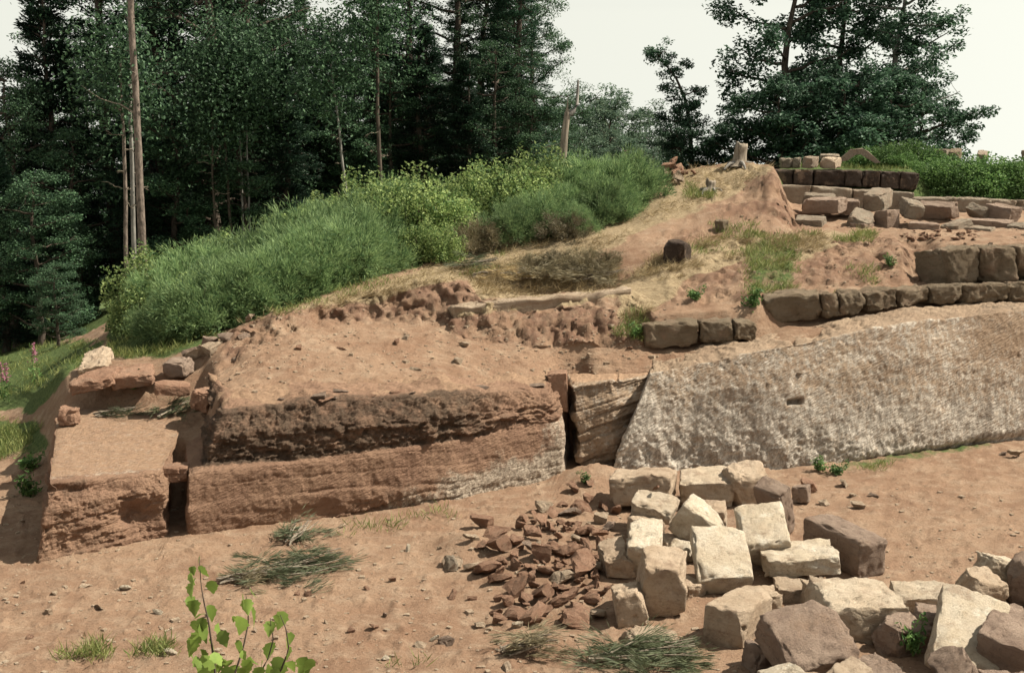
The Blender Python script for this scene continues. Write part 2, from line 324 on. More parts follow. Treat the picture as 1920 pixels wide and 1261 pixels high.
# masks
qx, qy = proj(P)
nz = fbm(P, 1.3, 4, off=2) * 26
def poly(pts, soft=14):
    pts = np.array(pts, float); x, y = qx + nz * .6, qy + nz * .6; ins = np.zeros(len(x), bool); d = np.full(len(x), 1e9)
    for a, b in zip(pts, np.roll(pts, -1, 0)):
        c = ((a[1] > y) != (b[1] > y)) & (x < (b[0] - a[0]) * (y - a[1]) / (b[1] - a[1] + 1e-9) + a[0]); ins ^= c
        e = b - a; t = np.clip(((x - a[0]) * e[0] + (y - a[1]) * e[1]) / (e @ e), 0, 1)
        d = np.minimum(d, np.hypot(x - a[0] - t * e[0], y - a[1] - t * e[1]))
    return np.where(ins, sm(-soft, soft, d), sm(soft, -soft, d)) * (P[:, 1] > 8)
STRAW = [[(510, 585), (700, 540), (800, 500), (900, 468), (1060, 430), (1180, 395), (1240, 325), (1400, 300), (1452, 312), (1420, 335), (1330, 380), (1200, 430), (1100, 480), (960, 500), (870, 520), (800, 535), (620, 580)],
         [(845, 590), (850, 572), (1180, 540), (1190, 552), (1000, 578)], [(1160, 540), (1230, 480), (1330, 440), (1420, 430), (1410, 470), (1300, 520), (1210, 590), (1160, 600)], [(1440, 500), (1440, 440), (1600, 440), (1600, 450)],
         [(860, 500), (1150, 480), (1160, 540), (900, 560)]]
TURF = [[(-300, 640), (140, 640), (200, 640), (120, 720), (60, 770), (-300, 790)], [(-300, 800), (70, 790), (90, 830), (20, 860), (-300, 900)], [(200, 560), (330, 560), (420, 620), (300, 670), (205, 670)],
        [(1390, 440), (1490, 440), (1490, 540), (1400, 560)], [(1180, 320), (1200, 380), (700, 520), (500, 580), (300, 640), (240, 560), (500, 400), (1000, 300)],
        [(1500, 300), (1920, 290), (1920, 320), (1500, 315)], [(1560, 868), (1900, 800), (1900, 835), (1640, 880), (1500, 890)]]
mG = np.max([poly(p) for p in STRAW], 0); mB = np.max([poly(p) * (.55 if i == 3 else 1) for i, p in enumerate(TURF)], 0) * np.where((qx > 1500) & (qy > 780), .55, 1)
mG = np.maximum(mG, ((rg > 12) * .3)); mB = np.maximum(mB, (rg > 11) * 1.)
mR = np.clip(rough * .75 + tr, 0, 1) * sm(.0, .35, n_mid + .25)
ground = mk('ground', P, grid_faces(nr, nc), M['soil'], attr=np.stack([mR, mG, mB], 1))
ground['kind'] = 'structure'
bvh = BVHTree.FromPolygons([tuple(v) for v in P.tolist()], grid_faces(nr, nc).tolist())
ROCKB = []
def hit(px, py, rocks=True):
    """the point of the ground (or bedrock) seen at a photo pixel"""
    r = ray(px, py); d = Vector(r).normalized(); best = None
    for b in [bvh] + (ROCKB if rocks else []):
        h = b.ray_cast(Vector((0, 0, CH)) + d * 7.5, d, 400)
        if h[0] is not None and (best is None or h[3] < best[1]): best = (h[0], h[3])
    return best[0] if best else None
def drop(x, y, rocks=True):
    best = -1e9
    for b in [bvh] + (ROCKB if rocks else []):
        h = b.ray_cast(Vector((x, y, 60)), Vector((0, 0, -1)), 600)
        if h[0] is not None: best = max(best, h[0].z)
    return best
# ------------------------------------------------------------------ bedrock: lofted control grids, weathered along their normals
def strata(P, f, seed, tilt=0.03, warp=.03):
    t = (P[:, 2] + tilt * P[:, 0] + warp * fbm(P, 1.1, 4, .6, off=seed)) * f
    i = np.floor(t); fr = t - i
    a = _h(np.stack([i.astype(np.int64), i.astype(np.int64) * 3 + seed, np.full(len(t), seed)], -1)); nb = _h(np.stack([i.astype(np.int64) + 1, i.astype(np.int64) * 3 + 3 + seed, np.full(len(t), seed)], -1))
    # every bed comes and goes along the face
    lat = vn(np.stack([P[:, 0] * 1.3 + i * 9.1, P[:, 1] * 1.3, i * 5.7 + seed], 1))
    v = a * .7 + lat * .9
    notch = -np.exp(-((fr - .03) / .10) ** 2) * np.maximum(0, .45 + 1.1 * lat)
    return v * (1 - sm(.86, 1., fr)) + nb * .5 * sm(.86, 1, fr) + notch
def rock(name, rows, cnt_c, cnt_r, matn, disp, mask, label):
    K = np.array([[pt(*t) for t in r] for r in rows])
    def interp(A, cnt):
        out = []
        for i, n in enumerate(cnt):
            for k in range(n): t = k / n; out.append(A[i] * (1 - t) + A[i + 1] * t)
        out.append(A[-1]); return np.array(out)
    Gd = interp(K, cnt_r); Gd = interp(Gd.swapaxes(0, 1), cnt_c).swapaxes(0, 1)
    ri = np.repeat(np.concatenate([np.linspace(i, i + 1, n, endpoint=False) for i, n in enumerate(cnt_r)] + [[len(cnt_r)]]), Gd.shape[1])
    kk = np.hanning(9)[1:-1]; kk /= kk.sum(); Gp = np.pad(Gd, ((0, 0), (3, 3), (0, 0)), 'edge'); Gd = sum(kk[j] * Gp[:, j:j + Gd.shape[1]] for j in range(7))
    Gp = np.pad(Gd, ((1, 1), (0, 0), (0, 0)), 'edge'); Gd = .25 * Gp[:-2] + .5 * Gp[1:-1] + .25 * Gp[2:]
    N = grid_normals(Gd).reshape(-1, 3); Q = Gd.reshape(-1, 3).copy(); x, y = proj(Q)
    Q += N * disp(Q, ri, x, y)[:, None]
    F = grid_faces(*Gd.shape[:2])
    A = np.stack(mask(Q, ri, x, y), 1)
    o = mk(name, Q, F, M[matn], attr=np.clip(A, 0, 1)); tag(o, label, 'rock')
    ROCKB.append(BVHTree.FromPolygons([tuple(v) for v in Q.tolist()], F.tolist()))
    return o
# low ledge at the left end
def d1(Q, ri, x, y):
    d = fbm(Q, 2, 4) * .06 + fbm(Q, 9, 4, .6) * .03
    face = (1 - sm(3.7, 4.1, ri))
    d += face * strata(Q, 9, 4, -.02) * .022
    d += face * np.minimum(0, fbm(Q * np.array([1, 1, 1.6]), 6, 4, .62, off=77)) * .08
    d -= face * .16 * np.exp(-((x - 255) / 42) ** 2 - ((y - 965) / 26) ** 2) + face * .06 * np.exp(-((y - 915) / 7) ** 2) * sm(300, 120, x)
    top = sm(4., 4.3, ri); d = d * (1 - .6 * top)
    return d
rock('rock_ledge', [
 [(90, 17.0, -.2), (45, 13.1, -.25), (190, 13.5, -.25), (316, 14.1, -.25), (322, 15.6, -.25)],
 [(95, 17.0, .02), (62, 13.22, 1078), (190, 13.75, 1045), (312, 14.3, 1012), (320, 15.6, .02)],
 [(100, 17.0, .2), (72, 13.3, 1020), (190, 13.75, 1000), (312, 14.25, 985), (320, 15.6, .2)],
 [(105, 17.0, .5), (86, 13.4, 945), (190, 13.8, 935), (310, 14.25, 920), (322, 15.6, .5)],
 [(108, 17.0, .8), (92, 13.5, 905), (190, 13.95, 898), (302, 14.35, 884), (325, 15.6, .74)],
 [(112, 17.0, .82), (98, 14.1, 880), (200, 14.4, 874), (304, 14.7, 868), (330, 15.6, .76)],
 [(135, 17.1, .84), (140, 17.15, .85), (215, 17.3, .86), (320, 17.3, .86), (336, 17.0, .82)],
 [(140, 17.6, .7), (150, 17.6, .7), (215, 17.7, .7), (320, 17.7, .7), (340, 17.6, .7)]],
 [40, 110, 110, 40], [8, 24, 34, 26, 12, 60, 6], 'rock_l', d1,
 lambda Q, ri, x, y: (sm(300, 150, x) * .28 * sm(870, 900, y) + .1, .18 + .22 * sm(4, 4.4, ri), sm(4.0, 4.6, ri) * .62 + .35 * sm(1000, 1040, y)),
 'low red sandstone ledge with a bare flat top at the left end of the cutting')
# the long ledge with tooled foot and blackened bedded upper half
def d2(Q, ri, x, y):
    up = sm(4.3, 4.9, ri) * (1 - sm(6.8, 7.1, ri)); low = 1 - sm(3.4, 3.9, ri)
    d = fbm(Q, 1.6, 4) * .05 + fbm(Q, 8, 5, .62) * (.022 + .03 * up)
    kn = fbm(Q * np.array([1, 1, 2.2]), 5, 4, .6, off=13)
    d += up * (strata(Q, 8, 11, .02, .30) * .034 * (.7 + kn) + strata(Q, 19, 21, .0, .22) * .016 + kn * .055 + .015 - np.maximum(0, fbm(Q * np.array([1, 1, 2.5]), 9, 3, .6, off=40) - .1) * .09)
    d += low * strata(Q, 5, 31, .04, .12) * .012
    # pale broken foot on the right
    ft = sm(560, 720, x) * sm(905, 945, y + (x - 800) * .12) * low
    d += ft * (strata(Q, 8, 41, -.12, .15) * .05 + fbm(Q, 14, 4, .7) * .045)
    d -= low * .10 * np.exp(-((y - 1000) / 12) ** 2) * np.exp(-((x - 520) / 60) ** 2)
    d -= .05 * np.exp(-((y - (1003 - (x - 560) * .16)) / 7) ** 2) * sm(480, 620, x) * (1 - sm(980, 1040, x))
    return d + sm(6.8, 7.3, ri) * (fbm(Q, 4, 4, .6, off=15) * .05 + np.maximum(0, fbm(Q, 2.2, 3, off=19)) * .10 + .01)
rock('rock_ledge', [
 [(350, 15.6, -.25), (346, 14.05, -.25), (600, 14.75, -.25), (850, 15.6, -.25), (1064, 16.7, -.25), (1070, 18.2, -.25)],
 [(352, 15.6, .02), (354, 14.3, 1024), (600, 15.05, 996), (850, 15.75, 960), (1058, 16.75, 905), (1066, 18.2, .02)],
 [(350, 15.6, .4), (350, 14.25, 960), (600, 15.0, 930), (850, 15.75, 895), (1056, 16.75, 850), (1066, 18.2, .4)],
 [(350, 15.6, .7), (350, 14.3, 892), (600, 15.0, 872), (850, 15.8, 838), (1052, 16.75, 800), (1066, 18.2, .7)],
 [(372, 16.5, .76), (362, 14.36, 884), (600, 15.02, 864), (850, 15.81, 832), (1048, 16.76, 795), (1064, 18.2, .78)],
 [(392, 16.9, .85), (385, 14.62, 868), (600, 15.07, 852), (850, 15.84, 822), (1044, 16.78, 782), (1062, 18.2, .88)],
 [(392, 16.9, 1.1), (398, 14.66, 820), (600, 15.09, 795), (850, 15.85, 777), (1036, 16.79, 757), (1050, 18.2, 1.05)],
 [(392, 16.9, 1.33), (420, 15.0, 776), (600, 15.45, 750), (850, 16.15, 738), (1022, 16.95, 734), (1030, 18.2, 1.2)],
 [(394, 17.0, 1.34), (420, 16.0, 1.37), (600, 16.3, 1.37), (850, 16.95, 1.35), (1010, 17.7, 1.2), (1022, 18.2, 1.18)],
 [(396, 17.1, 1.1), (420, 16.6, 1.1), (600, 16.9, 1.1), (850, 17.5, 1.1), (1010, 18.2, 1.0), (1022, 18.3, 1.0)]],
 [26, 140, 140, 120, 34], [6, 26, 26, 8, 10, 26, 30, 18, 4], 'rock_l', d2,
 lambda Q, ri, x, y: (sm(4.2, 4.9, ri) * (1 - sm(7.0, 7.4, ri)) * (.56 - .26 * sm(850, 1000, x)) + .22 * np.exp(-((x - 520) / 110) ** 2 - ((y - 880) / 40) ** 2), .04 + .64 * sm(540, 900, x + 90 * fbm(Q, 1.5, 3, off=3)) * sm(830, 930, y + (x - 800) * .12 + 40 * fbm(Q, 2, 3, off=6)) + .45 * np.exp(-((x - 1045) / 45) ** 2) * (ri < 4.5), sm(6.85, 7.3, ri) * (.42 + .5 * sm(-.2, .3, fbm(Q, 3, 3, off=33))) + .12 * (ri < 2)),
 'long sandstone ledge with blackened bedded top and tooled red foot')
# cross-bedded rock between the cleft and the grey face
def d3(Q, ri, x, y):
    d = fbm(Q, 2.5, 4) * .05 + fbm(Q, 10, 4, .6) * .02 + strata(Q, 7, 51, -.22, .10) * .06 + strata(Q, 18, 52, -.22, .08) * .016
    return d * (1 - .5 * sm(4.2, 4.6, ri))
rock('rock_outcrop', [
 [(1078, 18.3, -.2), (1082, 17.3, -.2), (1150, 17.35, -.2), (1240, 17.9, -.2)],
 [(1078, 18.3, .1), (1088, 17.35, 890), (1150, 17.4, 885), (1240, 17.9, .1)],
 [(1072, 18.3, .5), (1084, 17.25, 830), (1150, 17.3, 820), (1240, 17.85, .5)],
 [(1070, 18.3, .9), (1078, 17.3, 770), (1150, 17.35, 760), (1240, 17.85, .9)],
 [(1068, 18.3, 1.1), (1072, 17.4, 726), (1150, 17.5, 712), (1240, 17.9, 1.2)],
 [(1070, 18.5, 1.13), (1085, 18.2, 1.15), (1150, 18.3, 1.2), (1240, 18.4, 1.28)],
 [(1070, 18.7, 1.0), (1085, 18.7, 1.0), (1150, 18.8, 1.0), (1240, 18.8, 1.0)]],
 [16, 60, 60], [8, 34, 34, 26, 16, 4], 'rock_r', d3,
 lambda Q, ri, x, y: (.0 + .25 * np.exp(-((x - 1195) / 25) ** 2 - ((y - 730) / 25) ** 2), .36 + 0 * x, sm(3.9, 4.4, ri) * .9),
 'cross-bedded tan sandstone between the dark cleft and the grey tooled face')
# the grey tooled face on the right
def d4(Q, ri, x, y):
    face = 1 - sm(4.0, 4.3, ri); top = sm(4.0, 4.3, ri) * (1 - sm(6.6, 7, ri))
    d = fbm(Q, 1.2, 3) * .05 + face * (fbm(Q, 5, 5, .7) * .016 + fbm(Q, 20, 3, .75) * .009 - np.maximum(0, fbm(Q, 11, 3, .6, off=8) - .3) * .03)
    d += face * sm(780, 860, y) * fbm(Q, 4, 5, .65, off=4) * .09
    d += top * (strata(Q, 9, 61, .06, .12) * .05 + fbm(Q, 5, 4, .6) * .05)
    d += strata(Q, 5, 66, -.05, .3) * .006 * face
    d -= .16 * sm(0, 4, 16 - np.abs(x - 1491)) * sm(0, 3, 6 - np.abs(y - (753 - (x - 1491) * .12)))
    d -= face * .13 * np.exp(-((y - (866 - (x - 1650) * .16)) / 10) ** 2) * sm(1560, 1640, x)
    return d
rock('rock_wall', [
 [(1165, 18.2, -.2), (1135, 17.05, -.2), (1300, 17.3, -.2), (1480, 17.4, -.2), (1700, 17.9, -.2), (1920, 18.75, -.2), (2250, 20, -.2), (3000, 23, -.2)],
 [(1165, 18.2, .05), (1140, 17.05, 892), (1300, 17.3, 884), (1480, 17.4, 878), (1700, 17.95, 852), (1920, 18.85, 826), (2250, 20, .03), (3000, 23, .02)],
 [(1180, 18.2, .5), (1168, 17.1, 825), (1300, 17.35, 812), (1480, 17.45, 800), (1700, 18.05, 768), (1920, 18.95, 742), (2250, 20.1, .7), (3000, 23, .7)],
 [(1200, 18.2, .9), (1194, 17.2, 760), (1300, 17.45, 738), (1480, 17.6, 715), (1700, 18.15, 676), (1920, 19.05, 655), (2250, 20.2, 1.4), (3000, 23, 1.4)],
 [(1222, 18.3, 1.2), (1218, 17.35, 700), (1300, 17.6, 684), (1480, 17.8, 645), (1700, 18.35, 606), (1920, 19.2, 580), (2250, 20.4, 2.0), (3000, 23.2, 2.0)],
 [(1225, 18.5, 1.24), (1225, 17.9, 1.26), (1300, 18.0, 1.42), (1480, 18.25, 1.62), (1700, 18.75, 1.88), (1920, 19.5, 1.98), (2250, 20.7, 2.05), (3000, 23.6, 2.05)],
 [(1225, 18.8, 1.3), (1225, 18.6, 1.36), (1300, 18.6, 1.48), (1480, 19.0, 1.70), (1700, 19.5, 1.95), (1920, 20.15, 2.02), (2250, 21.3, 2.05), (3000, 24.3, 2.05)],
 [(1225, 19.0, 1.0), (1225, 19.1, 1.0), (1300, 19.2, 1.1), (1480, 19.6, 1.3), (1700, 20.1, 1.5), (1920, 20.8, 1.6), (2250, 22, 1.6), (3000, 25, 1.6)]],
 [24, 70, 90, 110, 110, 50, 20], [6, 34, 34, 36, 14, 26, 6], 'rock_r', d4,
 lambda Q, ri, x, y: (.10 + .25 * np.exp(-((x - 1850) / 22) ** 2) * sm(600, 640, y) + .30 * sm(.0, .55, fbm(Q, .9, 4, off=7)) + .18 * sm(4.2, 4.6, ri) * (x > 1540), (.42 + .1 * sm(1240, 1200, x) + .10 * sm(700, 800, y) - .10 * sm(1800, 1850, x) * sm(700, 640, y)) * (1 - sm(4.0, 4.3, ri)) + .2 * sm(4., 4.3, ri), sm(4.05, 4.5, ri) * .42),
 'long pale grey tooled rock face with a small socket hole on the right')
# ------------------------------------------------------------------ stones
def cube_grid(n):
    t = np.linspace(-1, 1, n + 1); V = []; F = []
    for ax in range(3):
        for s_ in (-1, 1):
            a, b = np.meshgrid(t, t, indexing='ij'); p = np.zeros((n + 1, n + 1, 3)); p[..., ax] = s_; p[..., (ax + 1) % 3] = a; p[..., (ax + 2) % 3] = b
            f = grid_faces(n + 1, n + 1) + len(V) * (n + 1) ** 2
            V.append(p.reshape(-1, 3)); F.append(f if s_ > 0 else f[:, ::-1])
    V = np.concatenate(V); F = np.concatenate(F)
    u, inv = np.unique(np.round(V, 5), axis=0, return_inverse=True)
    return u, inv.reshape(-1)[F]
CG = {n: cube_grid(n) for n in (3, 4, 10, 14, 18)}
def stone_verts(dims, seed, n=10, rnd=.035, noise=.02, cuts=4, cutd=.16, taper=.07):
    r = np.random.default_rng(seed); V, F = CG[n]; h = np.array(dims) / 2
    V = np.sign(V) * np.abs(V) ** .8; p = V * h
    # slight wedge shape, as rough-hewn blocks have
    for a in range(3):
        for b in range(3):
            if a != b: p[:, a] *= 1 + r.uniform(-taper, taper) * V[:, b]
    rr = min(rnd, min(dims) * .4); q = np.clip(p, -(h - rr), h - rr); e = p - q; L = np.linalg.norm(e, axis=1, keepdims=True); p = q + e / np.maximum(L, 1e-9) * np.minimum(L, rr)
    m = min(dims)
    for k in range(cuts):
        nn = np.sign(r.uniform(-1, 1, 3)) * r.uniform(.25, 1, 3) / np.maximum(h, .02); nn *= m; nn /= np.linalg.norm(nn)
        d = np.abs(nn * h).sum() - r.uniform(.3, 1.) * cutd * m * 2.2
        p = p - nn * np.maximum(0, p @ nn - d)[:, None]
    off = r.uniform(-50, 50, 3)
    D = np.stack([fbm(p, 2.2 / max(m, .1) * .5, 4, .55, off=off + 11 * k) for k in range(3)], 1)
    D2 = np.stack([fbm(p, 16, 3, .6, off=off + 7 * k) for k in range(3)], 1)
    if n >= 10:   # chipped arrises and pitted faces
        ed = np.sort(np.abs(V), 1)[:, 1]; chip = sm(.80, 1., ed) * np.maximum(0, fbm(p, 9, 3, .6, off=off + 3)) * .10 * min(1, m / .3)
        pit = np.maximum(0, fbm(p, 13, 3, .6, off=off + 31) - .18) * .05
        p = p - (p / np.maximum(np.linalg.norm(p, axis=1, keepdims=True), 1e-6)) * (chip + pit)[:, None]
    return p + D * noise + D2 * noise * .6, F
def stone(name, dims, seed, mat, loc, rot, label, cat='stone block', group=None, **kw):
    V, F = stone_verts(dims, seed, **kw)
    o = mk(name, V, F, M[mat]); o.location = loc; o.rotation_euler = rot
    return tag(o, label, cat, group)
# centre, size and turn of each block (metres, radians)
BLK = {
'B1': (1.629, 15.497, 0.222, 0.703, 0.724, 0.33, -0.085, -0.072, -0.223),
'B2': (1.64, 14.345, 0.277, 0.454, 0.43, 0.192, 0.181, 0.22, -0.276),
'B3': (2.016, 13.336, 0.394, 0.457, 0.351, 0.326, 0.14, 0.525, -0.342),
'B4': (1.366, 12.772, 0.296, 0.328, 0.474, 0.384, 0.381, 0.074, -0.101),
'B5': (1.434, 11.758, 0.292, 0.407, 0.508, 0.477, 0.124, 0.123, -0.037),
'B6': (2.093, 12.371, 0.307, 0.493, 0.659, 0.23, 0.478, 0.013, -0.001),
'B7': (2.654, 13.05, 0.345, 0.462, 0.616, 0.349, 0.468, -0.149, -0.06),
'B8': (2.934, 12.635, 0.233, 0.673, 0.53, 0.177, 0.027, -0.055, -0.027),
'B9': (3.528, 13.134, 0.206, 0.876, 0.346, 0.383, -0.003, 0.032, -1.139),
'B10': (2.058, 11.12, 0.185, 0.35, 0.712, 0.35, -0.007, 0.045, -0.528),
'B11': (2.446, 10.132, 0.328, 0.598, 0.546, 0.308, 0.613, -0.169, 0.314),
'B12': (3.157, 11.285, 0.185, 0.645, 0.712, 0.334, 0.038, 0.014, 0.044),
'B12a': (2.812, 12.105, 0.073, 0.404, 0.384, 0.143, -0.0, 0.025, -0.056),
'B13': (3.971, 11.844, 0.106, 0.538, 0.434, 0.164, 0.021, -0.083, -0.121),
'B14': (3.855, 10.341, 0.323, 0.517, 0.848, 0.199, 0.354, 0.284, -0.329),
'B15': (5.127, 12.032, 0.205, 0.441, 0.476, 0.386, 0.05, -0.002, -0.513),
'B16': (4.133, 10.05, 0.252, 0.476, 0.405, 0.397, 0.155, 0.119, -0.63),
'B17': (4.722, 11.225, 0.087, 0.417, 0.342, 0.164, -0.04, 0.012, -0.646),
'B18': (3.514, 9.5, 0.252, 0.264, 0.491, 0.383, 0.111, -0.516, -0.079),
'B19': (2.556, 9.351, 0.238, 0.437, 0.261, 0.377, 0.275, 0.115, 0.864),
'B20': (2.118, 9.221, 0.252, 0.263, 0.449, 0.378, -0.219, -0.192, 0.209),
'B21': (1.078, 12.745, 0.174, 0.266, 0.469, 0.263, 0.083, -0.234, 0.083),
'B22': (1.102, 11.522, 0.156, 0.26, 0.419, 0.29, -0.091, -0.139, -0.009),
'B23': (1.24, 10.943, -0.037, 0.449, 0.27, 0.279, 0.05, 0.075, 0.082),
'B24': (2.444, 15.621, 0.176, 0.591, 0.605, 0.297, 0.078, -0.013, -0.122),
'B24b': (2.906, 15.518, 0.232, 0.448, 0.497, 0.4, 0.133, -0.005, 0.072),
'B25': (3.031, 14.266, 0.326, 0.353, 0.216, 0.592, 0.533, 0.115, -0.808),
'B26': (3.62, 15.548, 0.109, 0.196, 0.207, 0.195, -0.029, -0.107, -0.422),
'B27': (3.801, 15.946, 0.099, 0.19, 0.201, 0.155, 0.17, -0.074, -0.49),
'B28': (1.758, 12.844, 0.272, 0.198, 0.202, 0.107, 0.125, 0.086, -0.218),
'U1': (6.112, 25.6, 3.316, 0.556, 0.409, 0.279, 0.148, 0.1, -0.253),
'U2': (6.087, 25.0, 3.271, 0.698, 0.4, 0.259, 0.107, -0.042, -0.725),
'U3': (6.555, 25.103, 3.239, 0.371, 0.448, 0.244, 0.061, 0.032, -0.205),
'U4': (7.173, 25.201, 3.374, 0.387, 0.514, 0.308, 0.222, -0.005, -0.614),
'U5': (6.562, 24.201, 2.929, 0.382, 0.475, 0.4, 0.318, 0.308, -0.435),
'U6': (6.55, 24.005, 2.879, 0.288, 0.383, 0.191, -0.042, 0.036, -0.764),
'U7': (7.083, 24.202, 2.994, 0.353, 0.287, 0.398, 0.041, -0.06, -1.222),
'U8': (7.553, 24.303, 3.234, 0.317, 0.456, 0.259, 0.239, 0.215, 0.038),
'U9': (8.278, 25.003, 3.168, 0.679, 0.216, 0.27, 0.39, 0.023, -0.865),
'U10': (9.071, 25.002, 3.145, 0.367, 0.171, 0.222, 0.743, 0.28, -1.017),
'U11': (9.476, 24.802, 3.129, 0.539, 0.302, 0.266, 0.089, 0.13, -1.051),
'U12': (8.251, 23.802, 2.946, 0.339, 0.408, 0.138, 0.256, -0.098, -1.068),
'U13': (7.648, 23.802, 2.927, 0.487, 0.349, 0.143, 0.03, 0.048, -0.325),
'U14': (9.01, 24.201, 2.978, 0.699, 0.346, 0.11, 0.044, 0.022, -0.569),
'U15': (8.632, 23.602, 2.878, 0.4, 0.3, 0.11, 0.091, 0.055, -0.561),
'U16': (9.394, 23.701, 2.92, 0.363, 0.357, 0.125, 0.125, -0.035, -0.693),
'U17': (5.618, 24.2, 3.005, 0.478, 0.377, 0.135, 0.153, 0.017, -0.422),
'T1': (6.372, 27.602, 4.078, 0.237, 0.373, 0.217, 0.13, 0.078, -0.597),
'T2': (6.831, 27.701, 4.059, 0.363, 0.291, 0.219, 0.075, -0.008, -0.68),
'T4': (6.955, 28.301, 4.187, 0.403, 0.412, 0.087, 0.105, 0.045, -0.237),
'T5': (10.282, 30.001, 4.213, 0.239, 0.34, 0.209, 0.282, 0.012, -0.552),
'T6': (10.314, 31.0, 4.273, 0.351, 0.3, 0.124, 0.017, 0.008, -0.85),
'T7': (11.282, 31.001, 4.188, 0.238, 0.347, 0.167, 0.28, 0.094, -0.384),
'T8': (12.428, 31.0, 4.203, 0.301, 0.3, 0.231, 0.037, -0.014, -1.043),
'S1': (2.755, 21.301, 2.667, 0.352, 0.421, 0.371, 0.105, 0.074, -0.452),
'S2': (3.759, 23.0, 2.97, 0.184, 0.193, 0.266, 0.109, 0.031, -0.693),
'L1': (-4.675, 17.699, 1.347, 0.312, 0.349, 0.204, 0.089, -0.062, -0.192),
'L2': (-4.561, 16.902, 1.197, 0.445, 0.393, 0.145, 0.014, 0.105, 0.246),
'L3': (-4.058, 16.402, 1.141, 0.234, 0.376, 0.251, 0.036, 0.163, 0.171),
'C1': (0.646, 17.601, 1.025, 0.265, 0.369, 0.531, -0.017, -0.045, -0.034),
'C2': (-3.98, 14.75, 0.592, 0.297, 0.293, 0.174, -0.01, 0.039, 0.107),
'L4': (-5.676, 17.301, 1.244, 0.534, 0.882, 0.154, 0.055, -0.159, 0.057),
'L5': (-5.226, 17.4, 1.266, 0.527, 0.548, 0.176, 0.098, -0.056, 0.209),
'L6': (-6.127, 18.601, 1.27, 0.374, 0.669, 0.126, 0.267, -0.144, 0.106),
'L7': (-5.75, 16.3, 0.931, 0.228, 0.255, 0.228, -0.075, 0.042, 0.109),
}
